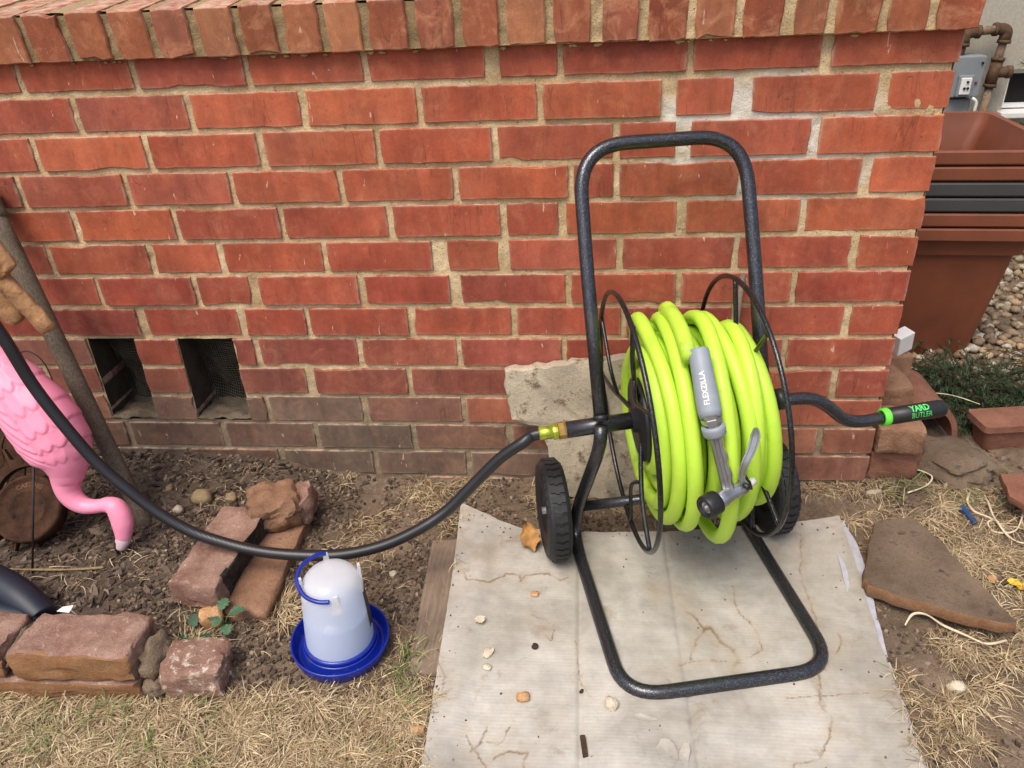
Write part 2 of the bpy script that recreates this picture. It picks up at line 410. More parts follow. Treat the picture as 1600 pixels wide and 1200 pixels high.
MAT['bark'] = stone_mat('bark', (.045, .028, .018), (.08, .05, .034), None, 60)
MAT['husk'] = stone_mat('husk', (.24, .17, .09), (.36, .27, .15), (.14, .09, .05), 40)
MAT['greenstem'] = simple('stem', (.10, .16, .05), .6)

def braid_mat():
    t = NT('black_braided_hose'); uv = t.n('UVMap'); 
    v = t.coord('Object'); c = t.mix(t.noise(v, 30, 4), (.010, .010, .011), (.022, .022, .024))
    wv = t.n('TexWave', wave_type='BANDS', bands_direction='DIAGONAL'); wv.inputs['Scale'].default_value = 110; t.l(v, wv.inputs['Vector'])
    t.set(c, .34, 0.0, Specular_IOR_Level=.55); t.bump(wv.outputs['Fac'], .22, .0009); return t.m
MAT['blackhose'] = braid_mat()

def pink_mat():
    t = NT('pink_plastic'); v = t.coord('Object')
    c = t.mix(t.noise(v, 6, 3), (.86, .24, .36), (.88, .36, .50))
    t.set(c, .42, 0.0, Specular_IOR_Level=.4, Subsurface_Weight=.25, Subsurface_Scale=.02); t.b.inputs['Subsurface Radius'].default_value = (1, .4, .4); return t.m
MAT['pink'] = pink_mat()

def bottle_mat():
    t = NT('milky_plastic')
    tr = t.n('BsdfTransparent'); mx = t.n('MixShader'); mx.inputs[0].default_value = .36
    tl = t.n('BsdfTranslucent'); tl.inputs[0].default_value = (.95, .95, .96, 1); m2 = t.n('MixShader'); m2.inputs[0].default_value = .30
    t.set((.95, .95, .95), .3, 0.0, Specular_IOR_Level=.5)
    t.l(t.b.outputs[0], m2.inputs[1]); t.l(tl.outputs[0], m2.inputs[2])
    t.l(m2.outputs[0], mx.inputs[1]); t.l(tr.outputs[0], mx.inputs[2]); t.l(mx.outputs[0], t.out.inputs[0]); return t.m
MAT['bottle'] = bottle_mat()
MAT['water'] = simple('murky_water', (.22, .42, .80), .15, var=.03)

# ------------------------------------------------------------------ ground
def H(x, y):
    h = 0.0
    h += .050 * sstep(-1.10, -1.45, x) * sstep(-.56, -.40, y)
    h += .010 * sstep(-1.10, -1.50, x) * sstep(-.2, 0.05, y)
    h += .020 * sstep(.10, .60, y) * sstep(.0, .15, x)
    flat = sstep(-.90, -.86, x) * (1 - sstep(-.10, -.04, x)) * (1 - sstep(-.14, -.04, y)) * sstep(-1.2, -.9, y)
    h += (.011 * fbm(x * 5, y * 5) + .007 * fbm(x * 19 + 7, y * 19)) * (1 - .9 * flat) - .002 * flat
    return h

def grid_axis(a, b, core0, core1, fine, coarse):
    xs = list(np.arange(core0, core1 + fine / 2, fine)); s = coarse; x = core0
    lo = []
    st = fine
    while x > a: st = min(st * 1.35, 8.0); x -= st; lo.append(x)
    hi = []; x = xs[-1]; st = fine
    while x < b: st = min(st * 1.35, 8.0); x += st; hi.append(x)
    return lo[::-1] + xs + hi
gx = grid_axis(-60, 60, -2.0, 1.0, .011, .5); gy = grid_axis(-60, 60, -.80, 1.3, .011, .5)
V = []; 
for y in gy:
    for x in gx: V.append((x, y, H(x, y)))
nx = len(gx); F = [(j * nx + i, j * nx + i + 1, (j + 1) * nx + i + 1, (j + 1) * nx + i) for j in range(len(gy) - 1) for i in range(nx - 1)]
gm = MB(); gm.v = V; gm.f = F
tag(gm.build('ground', MAT['soil']), 'brown packed soil with dry lawn edges', None, None, 'structure')

# ------------------------------------------------------------------ brick wall
CH = .0685; Z0 = .87; WS = 1.045
wall = empty('brick_wall', (.0267, .062, -.0474), 0, 'red brick wall with a rowlock cap and two screened vents', 'wall')

wall.scale = (WS, WS, WS)

def brick_mesh(sx, sz, depth, wob=.00045, rad=.0022, bev=.0013, seed=0, proud=0.0):
    """front face towards -y at y=0; centred in x and z"""
    rs = random.Random(seed); pts = []
    nxp = max(4, int(sx / .022)); nzp = max(3, int(sz / .018))
    def side(p, q, n):
        for k in range(n):
            t = k / n; pts.append([p[0] + (q[0] - p[0]) * t, p[1] + (q[1] - p[1]) * t])
    a, b = sx / 2, sz / 2
    r_ = rad
    side((-a + r_, -b), (a - r_, -b), nxp); side((a - r_ * .3, -b + r_ * .3), (a, b - r_), nzp)
    side((a - r_ * .5, b - r_ * .2), (-a + r_, b), nxp); side((-a + r_ * .3, b - r_ * .4), (-a, -b + r_), nzp)
    chip = rs.random() < .38; ci = rs.randrange(len(pts))
    n = len(pts)
    for i, p in enumerate(pts):
        ln = math.hypot(*p)
        d = rs.gauss(0, wob)
        if chip and abs((i - ci + n // 2) % n - n // 2) <= 1: d -= rs.uniform(.002, .006)
        nxm = max(abs(p[0]) / a, 1e-6); nzm = abs(p[1]) / b
        if nzm > nxm: p[1] += d * (1 if p[1] > 0 else -1)
        else: p[0] += d * (1 if p[0] > 0 else -1)
    Vv = []; Ff = []
    tilt = rs.gauss(0, .004); tz = rs.gauss(0, .008)
    for (x, z) in pts:
        s1 = 1 - bev / a; s2 = 1 - bev / b; Vv.append((x * s1, proud + x * tilt + z * tz, z * s2))
    for (x, z) in pts: Vv.append((x, proud + bev + x * tilt, z))
    for (x, z) in pts: Vv.append((x, depth, z))
    for i in range(n):
        j = (i + 1) % n
        Ff.append((i, n + i, n + j, j)); Ff.append((n + i, 2 * n + i, 2 * n + j, n + j))
    Ff.append(tuple(range(n))); Ff.append(tuple(range(3 * n - 1, 2 * n - 1, -1)))
    me = bpy.data.meshes.new('brick'); me.from_pydata(Vv, [], Ff); me.update()
    return me

RED = [(.40, .084, .042), (.43, .096, .046), (.385, .080, .042), (.44, .104, .048), (.355, .074, .042), (.41, .094, .046), (.37, .086, .050)]
def brick_colour(c, X, rs):
    col = np.array(RED[rs.randrange(len(RED))]) * rs.uniform(.9, 1.08)
    if c <= 0: col = col * .92
    if 1 <= c <= 4: col = col * np.array((1.03, 1.05, 1.0))  # upper courses paler: own tone plus some light put into the colour
    if 6 <= c <= 9: col = col * np.array((.88, .80, .92))  # middle courses deeper red: own tone, partly shade put into the colour
    # chalky grey-brown film on the lowest courses, most of it at the planting-bed end
    k = {8: .15, 9: .45, 10: .88, 11: 1.0, 12: 1.0, 13: 1.0}.get(c, 0)
    k *= (1 - .72 * sstep(-1.12, -.55, X)) if c < 11 else (1 - .45 * sstep(-1.0, -.4, X))
    if c in (8, 9) and X < -1.55: k = .45
    k = min(1, k * rs.uniform(.75, 1.12))
    grey = np.array((.185, .130, .095)) * rs.uniform(.80, 1.15)
    if c >= 11 and X < -1.1: grey *= .78
    return tuple(col * (1 - k) + grey * k) + (1.0,)

J = {0: [(-1.812, .01), (-1.598, .01), (-1.384, .01), (-1.178, .01), (-.968, .01), (-.751, .024), (-.637, .01), (-.424, .01), (-.208, .016)],
 1: [(-1.727, .01), (-1.513, .01), (-1.298, .01), (-1.09, .01), (-.881, .01), (-.672, .01), (-.455, .024), (-.334, .031), (-.108, .018)],
 2: [(-1.83, .01), (-1.615, .012), (-1.396, .011), (-1.179, .013), (-.963, .01), (-.753, .01), (-.541, .01), (-.427, .025), (-.208, .015)],
 3: [(-1.886, .01), (-1.671, .01), (-1.456, .01), (-1.249, .01), (-1.041, .01), (-.828, .01), (-.62, .01), (-.539, .01), (-.322, .01), (-.112, .018)],
 4: [(-1.80, .01), (-1.583, .01), (-1.377, .01), (-1.167, .01), (-.957, .012), (-.744, .012), (-.636, .014), (-.421, .016), (-.208, .01)],
 5: [(-1.87, .01), (-1.659, .01), (-1.448, .01), (-1.303, .012), (-1.094, .01), (-.869, .029), (-.746, .019), (-.53, .011), (-.318, .01), (-.107, .011)],
 6: [(-1.79, .01), (-1.577, .01), (-1.371, .01), (-1.249, .02), (-1.031, .012), (-.844, .022), (-.625, .01), (-.418, .01), (-.206, .01)],
 7: [(-1.718, .01), (-1.505, .019), (-1.292, .012), (-1.152, .01), (-.94, .011), (-.733, .01), (-.518, .01), (-.31, .01), (-.099, .013)],
 8: [(-1.85, .01), (-1.273, .012), (-1.053, .012), (-.847, .01), (-.635, .01), (-.422, .01), (-.206, .01)],
 9: [(-1.76, .01), (-1.17, .019), (-.957, .01), (-.745, .01), (-.533, .01), (-.316, .01), (-.101, .013)],
 10: [(-1.86, .01), (-1.278, .010), (-1.062, .014), (-.847, .01), (-.631, .01), (-.414, .01), (-.204, .01)],
 11: [(-1.83, .01), (-1.615, .012), (-1.392, .012), (-1.18, .011), (-.962, .011), (-.752, .01), (-.537, .01), (-.324, .01), (-.109, .012)],
 12: [(-1.70, .01), (-1.485, .011), (-1.272, .011), (-1.056, .011), (-.846, .013), (-.632, .01), (-.419, .01), (-.211, .01)],
 13: [(-1.60, .01), (-1.38, .01), (-1.165, .01), (-.952, .01), (-.742, .01), (-.53, .01), (-.32, .01), (-.108, .01)]}
VENTS = [(-1.643, -1.536), (-1.443, -1.322)]
XL = -2.62
for c in J:
    while J[c][0][0] - XL > .30: J[c].insert(0, (round(J[c][0][0] - .214, 3), .01))
rsb = random.Random(11); bi = 0
for c in range(14):
    zb = Z0 - CH * c; zc = zb + .004 + (CH - .012) / 2 + .0015
    spans = []; x0 = XL
    for (jx, jw) in J[c]:
        spans.append([x0, jx - jw / 2]); x0 = jx + jw / 2
    spans.append([x0, 0.0])
    if c in (8, 9, 10):
        cut = []
        for a, b in spans:
            pcs = [[a, b]]
            for va, vb in VENTS:
                nw = []
                for p, q_ in pcs:
                    if q_ <= va or p >= vb: nw.append([p, q_]); continue
                    if p < va - .03: nw.append([p, va])
                    if q_ > vb + .03: nw.append([vb, q_])
                pcs = nw
            cut += pcs
        spans = cut
    for a, b in spans:
        L = b - a; last = b > -.001
        hgt = CH - .0084 + rsb.uniform(-.0012, .0008)
        if c == 0: hgt = CH - .009
        dep = .205 if (last and L < .13) else .098
        bi += 1
        me = brick_mesh(L, hgt, dep, seed=bi, proud=rsb.gauss(0, .0012))
        o = link('brick', me, MAT['brick'], wall, smooth=False)
        o.location = ((a + b) / 2, 0, zc + (.0022 if c == 0 else 0)); o.color = brick_colour(c, (a + b) / 2, rsb)
# side face round the corner
for c in range(14):
    zb = Z0 - CH * c; zc = zb + .004 + (CH - .012) / 2 + .0015
    lastL = -J[c][-1][0]
    y = (.205 if lastL < .13 else .098) + .011
    while y < .9:
        L = .2
        bi += 1
        me = brick_mesh(L, CH - .0115, .098, seed=bi)
        o = link('brick', me, MAT['brick'], wall, smooth=False)
        o.location = (0, y + L / 2, zc); o.rotation_euler = (0, 0, PI / 2); o.color = brick_colour(min(c, 7), 0, rsb); y += L + .011
# rowlock cap: bricks on edge
RJ = [-2.598, -2.523, -2.448, -2.373, -2.298, -2.223, -2.148, -2.073, -1.998, -1.923, -1.848, -1.773, -1.698, -1.623, -1.547, -1.471, -1.396, -1.321, -1.246, -1.17, -1.099, -1.026, -.956, -.877, -.801, -.728, -.653, -.579, -.503, -.428, -.355, -.279, -.214, -.135, -.062, .010]
RW = {-.877: .016, -.801: .014, -.579: .015, -.503: .015, -.279: .018, -1.246: .016}
for a, b in zip(RJ[:-1], RJ[1:]):
    wa = RW.get(a, .012); wb = RW.get(b, .012) if b < 0 else 0
    L = b - wb / 2 - a - wa / 2; bi += 1
    me = brick_mesh(L, .078, .205, wob=.0007, rad=.004, bev=.0022, seed=bi)
    o = link('brick', me, MAT['cap_brick'], wall, smooth=False)
    o.location = ((a + wa / 2 + b - wb / 2) / 2, -.023 + rsb.gauss(0, .0012), .9645 + rsb.gauss(0, .0009))
    col = .9 * np.array([(.42, .130, .056), (.47, .160, .072), (.39, .112, .054), (.49, .190, .092), (.38, .120, .068)][rsb.randrange(5)]) * rsb.uniform(.92, 1.08)
    if a > -.6: col = col * np.array((.95, .85, .85))
    o.rotation_euler = (R(7), 0, 0)
    o.color = tuple(col) + (1,)
# mortar: a rough sheet a few millimetres behind the faces
def mortar_sheet(xs, zs, f, name):
    vv = []; ff = []
    for z in zs:
        for x in xs: vv.append(f(x, z))
    n = len(xs)
    for j in range(len(zs) - 1):
        for i in range(n - 1):
            ff.append((j * n + i, j * n + i + 1, (j + 1) * n + i + 1, (j + 1) * n + i))
    return vv, ff
mb = MB()
xs = np.arange(XL, -.003, .0055); zs = np.arange(-.06, .927, .0055)
def in_vent(x, z): return any(a - .002 < x < b + .002 for a, b in VENTS) and .185 < z < .388
vv, ff = mortar_sheet(xs, zs, lambda x, z: (x, .0046 + .0022 * fbm(x * 26, z * 40) + .0013 * fbm(x * 90, z * 90, 3), z), 'm')
ff = [q for q in ff if not all(in_vent(vv[i][0], vv[i][2]) for i in q)]
mb.add(vv, ff)
ys = np.arange(.003, .9, .009)
vv, ff = mortar_sheet(ys, np.arange(-.06, .927, .009), lambda y, z: (-.0055 + .003 * fbm(y * 30, z * 30), y, z), 'm2'); mb.add(vv, ff)
vv, ff = mortar_sheet(np.arange(XL, .005, .006), np.arange(.926, 1.0, .006), lambda x, z: (x, -.0165 - (z - .9645) * .1228 + .0035 * fbm(x * 60, z * 40, 9) - .002 * sstep(-.7, -.3, x), z), 'm3'); mb.add(vv, ff)
vv, ff = mortar_sheet(np.arange(XL, .005, .01), np.arange(-.016, .19, .01), lambda x, y: (x, y, 1.0012 + (y + .02) * .1228 + .002 * fbm(x * 40, y * 40, 5)), 'm4'); mb.add(vv, ff)
vv, ff = mortar_sheet(np.arange(XL, .005, .03), np.arange(-.016, .19, .03), lambda x, y: (x, y, .9275), 'm5'); mb.add(vv, ff)
vv, ff = mortar_sheet(np.arange(-.016, .19, .01), np.arange(.9275, .999, .01), lambda y, z: (.003, y, z + (y + .02) * .1228), 'm6'); mb.add(vv, ff)
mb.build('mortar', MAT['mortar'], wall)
# crumbly mortar smears squeezed out below the cap
mb = MB()
for k in range(26):
    x = rsb.uniform(-1.6, -.02); bm = bmesh.new(); bmesh.ops.create_icosphere(bm, subdivisions=1, radius=1.0)
    s = rsb.uniform(.002, .005)
    Vv = [(x + v_.co.x * s * rsb.uniform(1, 2.2), -.003 + v_.co.y * s * .6, .922 + v_.co.z * s * .8 + rsb.uniform(-.001, .001)) for v_ in bm.verts]
    Ff = [tuple(v_.index for v_ in f.verts) for f in bm.faces]; bm.free(); mb.add(Vv, Ff)
mb.build('mortar_crumbs', MAT['mortar'], wall)
# vents: recess, sill, wire screen
for va, vb in VENTS:
    mb = MB(); d = .30
    mb.add([(va, .008, .185), (va, d, .185), (va, d, .388), (va, .008, .388)], [(0, 1, 2, 3)])
    mb.add([(vb, .008, .185), (vb, .008, .388), (vb, d, .388), (vb, d, .185)], [(0, 1, 2, 3)])
    mb.add([(va, d, .185), (vb, d, .185), (vb, d, .388), (va, d, .388)], [(0, 1, 2, 3)])
    mb.add([(va, .008, .388), (va, d, .388), (vb, d, .388), (vb, .008, .388)], [(0, 1, 2, 3)])
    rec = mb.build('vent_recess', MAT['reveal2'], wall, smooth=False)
    mb = MB()
    vs, fs = mortar_sheet(np.linspace(va - .004, vb + .004, 22), np.linspace(-.001, .10, 20), lambda x, y: (x, y, .1935 + .006 * fbm(x * 40, y * 40) - .004 * sstep(.02, .08, y)), 's'); mb.add(vs, fs)
    mb.build('vent_sill', MAT['oldmortar'], rec)
    mb = MB(); cx = (va + vb) / 2; wv = vb - va
    def sc(x, z):
        u = (x - va) / wv; t_ = (z - .19) / .2
        return (x, .026 + .050 * (1 - u) ** 1.5 + .014 * math.sin(t_ * PI * 1.6) - .010 * (1 - t_) ** 3 * u + .010 * fbm(x * 22, z * 22), z)
    st = .0062
    k = 0; x = va + .002
    while x < vb - .001:
        mb.tube([sc(x, z) for z in np.linspace(.192, .387, 16)], .00042, 3, caps=False); x += st
    z = .193
    while z < .387:
        mb.tube([sc(x_, z) for x_ in np.linspace(va + .001, vb - .001, 12)], .00042, 3, caps=False); z += st
    mb.build('vent_screen', MAT['screen'], wall)
# solid core behind the bricks and porch slab on top
mb = MB(); mb.box((XL, .31, -.06), (-.012, .88, .92)); mb.box((XL, .1, .395), (-.012, .31, .92)); mb.box((-1.31, .1, -.06), (-.012, .31, .395)); mb.box((XL, .1, -.06), (-1.655, .31, .395)); mb.box((-1.655, .1, -.06), (-1.31, .31, .18))
mb.build('wall_core', MAT['dark'], wall, smooth=False)
mb = MB(); mb.box((XL, .185, .93), (-.01, .9, .992), bev=.004)
ps = mb.build('porch_slab', MAT['concrete'], None, smooth=False); ps.location = wall.location; ps.scale = wall.scale
tag(ps, 'pale concrete slab behind the cap of the brick wall', None, None, 'structure')

# ------------------------------------------------------------------ hose cart
O = Vector((-.4285, -.170, 0)); YAW = math.atan2(.213, .977)
cart = empty('hose_cart', O, YAW, 'two-wheeled dark metal hose reel cart standing on the pale cardboard', 'hose cart')
def L(u, v, w_): return Vector((u, -v, w_))        # cart space: right, forward, up
TR = .0120
base = []
side = lambda s: [L(s * .148, .040, .335), L(s * .152, .050, .296), L(s * .171, -.040, .105), L(s * .176, -.058, .030), L(s * .178, .0, .0135), L(s * .176, .343, .0135)]
pl = side(-1); pr = side(1)[::-1]
pts = pl + pr
rad = [0, .05, .04, .05, .04, .070, .070, .04, .05, .04, .05, 0]
zc = .012
mb = MB(); mb.tube(fillet(pts, rad, 9), TR, 16)
mb.build('base_frame', MAT['frame'], cart)
# handle loop leaning back to the wall
hb = L(0, .0325, .352); ht = L(0, -.165, .768)
hd = (ht - hb)
def HP(u, t): p = hb + hd * t; return Vector((u, p.y, p.z))
pts = [HP(-.1475, -.02), HP(-.1495, .55), HP(-.146, 1.0), HP(.146, 1.0), HP(.1495, .55), HP(.1475, -.02)]
mb = MB(); mb.tube(fillet(pts, [0, .1, .085, .085, .1, 0], 10), TR * 1.02, 16); mb.build('handle', MAT['frame'], cart)
for s in (-1, 1):
    mb = MB(); mb.tube([HP(s * .1476, -.018), HP(s * .1476, .002)], TR * 1.10, 16); mb.build('joint_collar', MAT['black'], cart)
# axle, wheels
mb = MB(); mb.tube([L(-.176, -.040, .100), L(.176, -.040, .100)], .0105, 14); mb.build('axle', MAT['frame'], cart)
def wheel(s):
    cx = s * .222; RT = .1005; hw = .0235
    m = Matrix.Translation(L(cx, -.040, .1005)) @ Matrix.Rotation(PI / 2, 4, 'Y')
    wh = bpy.data.objects.new('wheel', None); COL.objects.link(wh); wh.parent = cart; wh.empty_display_size = .02
    mb = MB()
    prof = [(.052, -.017), (.062, -.0215), (.078, -hw), (.090, -.0215), (.0965, -.017), (.0985, -.010), (.0985, 0), (.0985, .010), (.0965, .017), (.090, .0215), (.078, hw), (.062, .0215), (.052, .017), (.052, -.017)]
    mb.lathe(prof, 64, m); ty = mb.build('tyre', MAT['tyre'], wh)
    mb = MB(); nb = 34
    for k in range(nb):                      # wavy tread bars across the tyre
        a0 = 2 * PI * k / nb
        for seg, (z0, z1, off) in enumerate([(-.0215, -.0125, .022), (-.0125, -.004, -.012), (-.004, .004, .012), (.004, .0125, -.012), (.0125, .0215, .022)]):
            da = 2 * PI / nb * .33
            rr0 = .0965 if seg in (0, 4) else .1005; rr1 = rr0
            if seg == 0: rr0 = .0905
            if seg == 4: rr1 = .0905
            Vv = []
            for (aa) in (a0 + off - da, a0 + off + da):
                for (rx, zz) in ((rr0 - .004, z0), (rr1 - .004, z1), (rr1 + .0012, z1), (rr0 + .0012, z0)):
                    Vv.append(m @ Vector((rx * math.cos(aa), rx * math.sin(aa), zz)))
            mb.add(Vv, [(0, 1, 2, 3), (7, 6, 5, 4), (3, 2, 6, 7), (0, 3, 7, 4), (1, 5, 6, 2)])
    mb.build('tread', MAT['tyre'], wh, smooth=False)
    mb = MB(); mb.lathe([(.0, -.006), (.020, -.006), (.022, -.014), (.047, -.012), (.0525, -.018), (.0525, .018), (.047, .012), (.022, .014), (.02, .006), (0, .006)], 40, m); mb.build('rim', MAT['black'], wh)
    mb = MB(); mb.tube([L(cx - s * .03, -.040, .1005), L(cx + s * .022, -.04, .1005)], .0075, 10); mb.lathe([(0, -.0035), (.0125, -.0035), (.0125, .0035), (0, .0035)], 6, Matrix.Translation(L(cx - s * .029, -.04, .1005)) @ Matrix.Rotation(PI / 2, 4, 'Y')); mb.build('hub_nut', MAT['zinc'], wh)
wheel(-1); wheel(1)

# reel: axis is slightly tilted against the cart
AX = Vector((math.cos(.0376) * math.cos(.0689), -math.sin(.0376) * math.cos(.0689), math.sin(.0689)))
A0 = L(.0045, .016, .328)
E2 = Vector((0, 0, 1)) - AX * AX.z; E2.normalize(); E1 = AX.cross(E2) ; E1 = -E1 if E1.y > 0 else E1     # E1 forward, E2 up
def RP(u, ang, rad_): return A0 + AX * u + (E2 * math.cos(ang) + E1 * math.sin(ang)) * rad_               # ang 0 = up, 90 = forward
RH = .2315
for s, u in ((-1, -.0995), (1, .1035)):
    mb = MB(); mb.tube([RP(u, 2 * PI * k / 72, RH) for k in range(72)], .0046, 8, closed=True); mb.build('reel_hoop', MAT['wire'], cart)
    for k in range(3):
        a = R((18, 142, 262)[k] if s < 0 else (-8, 118, 236)[k])
        mb = MB()
        mb.tube(catmull([RP(u - s * .002, a, RH - .002), RP(u - s * .004, a + .03, .15), RP(u - s * .012, a + .06, .085), RP(u - s * .02, a + .06, .04)], 6), .0044, 8)
        mb.tube(catmull([RP(u - s * .008, a + .05, .112), RP(u - s * .003, a + .24, .112), RP(u + s * .002, a + .5, .135), RP(u, a + .66, RH - .003)], 6), .0038, 8)
        mb.build('spoke', MAT['wire'], cart)
    mx, ln = align(RP(u - s * .030, 0, 0), RP(u - s * .018, 0, 0))
    mb = MB(); mb.lathe([(0, 0), (.074, 0), (.076, .003), (.076, ln - .002), (.072, ln), (.024, ln), (.022, ln + .010), (0, ln + .010)], 40, mx); mb.build('hub_disc', MAT['black'], cart)
mb = MB(); mb.tube([RP(-.075, 0, 0), RP(.08, 0, 0)], .055, 24); mb.build('drum', MAT['black'], cart)
# inlet sleeve on the left, seal washer
mb = MB(); mb.tube([RP(-.209, 0, 0), RP(-.083, 0, 0)], .0152, 20); mb.build('inlet_sleeve', MAT['frame'], cart)
mb = MB(); mb.tube([RP(-.086, 0, 0), RP(-.074, 0, 0)], .0185, 20); mb.build('seal_washer', MAT['black'], cart)
# right bearing + crank
mb = MB(); mb.tube([RP(.08, 0, 0), RP(.182, 0, 0)], .0138, 18); mb.build('bearing_sleeve', MAT['frame'], cart)
mb = MB(); mb.tube([RP(.170, 0, 0), RP(.186, 0, 0)], .0195, 20); mb.build('seal_washer', MAT['black'], cart)
ck = [L(.170, .016, .332), L(.240, .016, .334), L(.278, .016, .315), L(.320, .018, .274), L(.362, .018, .268), L(.405, .016, .273)]
mb = MB(); mb.tube(fillet(ck, [0, .035, .03, .035, .03, 0], 8), .0118, 16); crank = mb.build('crank', MAT['frame'], cart)
g0, g1 = L(.398, .0163, .2722), L(.521, .012, .2755)
mx, ln = align(g0, g1)
mb = MB(); mb.lathe([(.0125, -.004), (.0165, -.004), (.0168, .006), (.0165, .0085), (.0125, .0085)], 28, mx); mb.build('green_ring', MAT['ring'], crank)
mb = MB(); mb.lathe([(.0145, .0075), (.0162, .008), (.0164, ln * .5), (.0166, ln - .012), (.0155, ln - .005), (.0125, ln - .001), (.007, ln + .001), (0, ln + .0015)], 28, mx); mb.build('grip', MAT['black'], crank)

def text_mesh(txt, size, bold=0.0):
    cu = bpy.data.curves.new('lettering', 'FONT'); cu.body = txt; cu.size = size; cu.align_x = 'LEFT'; cu.offset = bold; cu.resolution_u = 2
    ob = bpy.data.objects.new('lettering', cu); COL.objects.link(ob)
    bpy.context.view_layer.update()
    dg = bpy.context.evaluated_depsgraph_get(); me = bpy.data.meshes.new_from_object(ob.evaluated_get(dg))
    bpy.data.objects.remove(ob); bpy.data.curves.remove(cu)
    # finer faces so that it can wrap a round surface
    bm = bmesh.new(); bm.from_mesh(me); bmesh.ops.triangulate(bm, faces=bm.faces[:]); 
    bmesh.ops.subdivide_edges(bm, edges=[e for e in bm.edges if e.calc_length() > size * .2], cuts=2); bm.to_mesh(me); bm.free()
    return me
def wrap_text(txt, size, p0, axis, up, radf, s0, t0, mat, parent, bold=0.0, squash=1.0):
    """letters run along axis from s0; 'up' is the direction the middle faces; t0 = arc offset of baseline"""
    me = text_mesh(txt, size, bold); ax = axis.normalized(); n0 = (up - ax * up.dot(ax)).normalized(); tdir = n0.cross(ax)
    for v_ in me.vertices:
        x, y = v_.co.x * squash, v_.co.y; rr_ = radf(s0 + x); a = (t0 + y) / rr_
        v_.co = p0 + ax * (s0 + x) + (n0 * math.cos(a) + tdir * math.sin(a)) * (rr_ + .0004)
    me.update(); o = link('lettering', me, mat, parent, smooth=False); return o
gax = (g1 - g0).normalized(); tocam = (cart.matrix_basis.inverted() @ Vector((-.594, -1.378, 1.054))) - g0
up_ = tocam
wrap_text('YARD', .0175, g0, gax, up_, lambda s: .0165, .046, .0015, MAT['limeprint'], crank, .0006, .82)
wrap_text('BUTLER', .0150, g0, gax, up_, lambda s: .0165, .046, -.0115, MAT['limeprint'], crank, -.0001, .80)

# ------------------------------------------------------------------ lime hose on the reel
cm = cart.matrix_basis
def RW_(u, ang, rad_): return cm @ RP(u, ang, rad_)
HR = .0128
hose = empty('garden_hose', tuple(RW_(0, 0, 0)), 0, 'lime green garden hose coiled on the cart reel with its grey spray nozzle', 'hose')
HO = Vector(hose.location)
path = []
def turn(u0, u1, Rt, Rb, a0=0.0, a1=2 * PI, n=44, lean=0.0, ph=0.0, Rf=None):
    for k in range(n):
        t_ = k / n; a = a0 + (a1 - a0) * t_
        bt = (1 - math.cos(a)) / 2
        rr_ = Rt + (Rb - Rt) * bt ** 1.5 + .004 * math.sin(2 * a + ph)
        if Rf: rr_ += (Rf - .5 * (Rt + Rb)) * max(0, math.sin(a)) ** 2
        uu = u0 + (u1 - u0) * sstep(.72, 1.0, t_) + lean * math.sin(a) * math.sin(a / 2 + ph * .3)
        path.append(RW_(uu, a, rr_))
inner = [-.064, -.038, -.012, .014, .040, .066, .090]
for i, u in enumerate(inner): turn(u, inner[min(i + 1, 6)], .092, .094, ph=i)
mid = [.078, .052, .026, .0, -.026, -.052]
for i, u in enumerate(mid): turn(u, (mid + [-.067])[i + 1], .118, .125, ph=i * .7)
m2 = [-.067, -.040, -.013, .014, .042, .070, .092]
for i, u in enumerate(m2): turn(u, (m2 + [.104])[i + 1], .142, .158, ph=i * 1.3)
outer = [(.102, .140, .180, .010), (.082, .166, .166, -.006), (.052, .166, .196, .016), (.034, .188, .230, -.012), (-.006, .174, .166, .014), (-.026, .182, .200, -.008), (-.058, .164, .188, .008)]
for i, (u, rt, rb, ln_) in enumerate(outer):
    un = outer[i + 1][0] if i < 6 else -.012
    turn(u, un, rt, rb, lean=ln_, ph=i * .9)
# over the top once more to the nozzle
for a, u, rr_ in ((-.5, -.012, .196), (-.2, -.010, .203), (.1, -.012, .206), (.35, -.017, .209), (.52, -.0205, .211), (.60, -.0215, .212)):
    path.append(RW_(u, a, rr_))
path = [p - HO for p in path]
# smooth the joins
P_ = np.array([tuple(p) for p in path]);
for _ in range(3): P_[1:-1] = .25 * P_[:-2] + .5 * P_[1:-1] + .25 * P_[2:]
mb = MB(); mb.tube([Vector(p) for p in P_], HR, 12); mb.build('coil', MAT['lime'], hose)

# nozzle
def NL(u, v, z): return (cm @ L(u, v, z)) - HO
n0 = NL(-.0185, .128, .512); n1 = NL(-.0195, .2035, .4355); n2 = NL(.010, .234, .312)
noz = bpy.data.objects.new('spray_nozzle', None); COL.objects.link(noz); noz.parent = hose; noz.empty_display_size = .02
mx, ln = align(n0, n1)
slr = lambda s: float(np.interp(s, [0, .01, ln * .75, ln], [.0160, .0164, .0182, .0172]))
mb = MB(); mb.lathe([(.0128, -.001), (.0155, 0), (.0163, .004), (.0168, ln * .35), (.0182, ln * .75), (.0182, ln * .92), (.0165, ln), (.010, ln + .002)], 28, mx); mb.build('sleeve', MAT['grey'], noz)
fax = (n1 - n0).normalized(); camw = Vector((-.594, -1.378, 1.054)) - HO
wrap_text('FLEXZILLA', .0115, n1, -fax, camw - n0 , lambda s: float(np.interp(s, [0, .03, .1], [.0182, .0182, .0166])), .016, -.002, MAT['white'], noz, .0002, .98)
bx = (n2 - n1).normalized()
c0 = n1 + bx * .0; c1 = n1 + bx * .012; c2 = n1 + bx * .030
mx2, l2 = align(c0, c1)
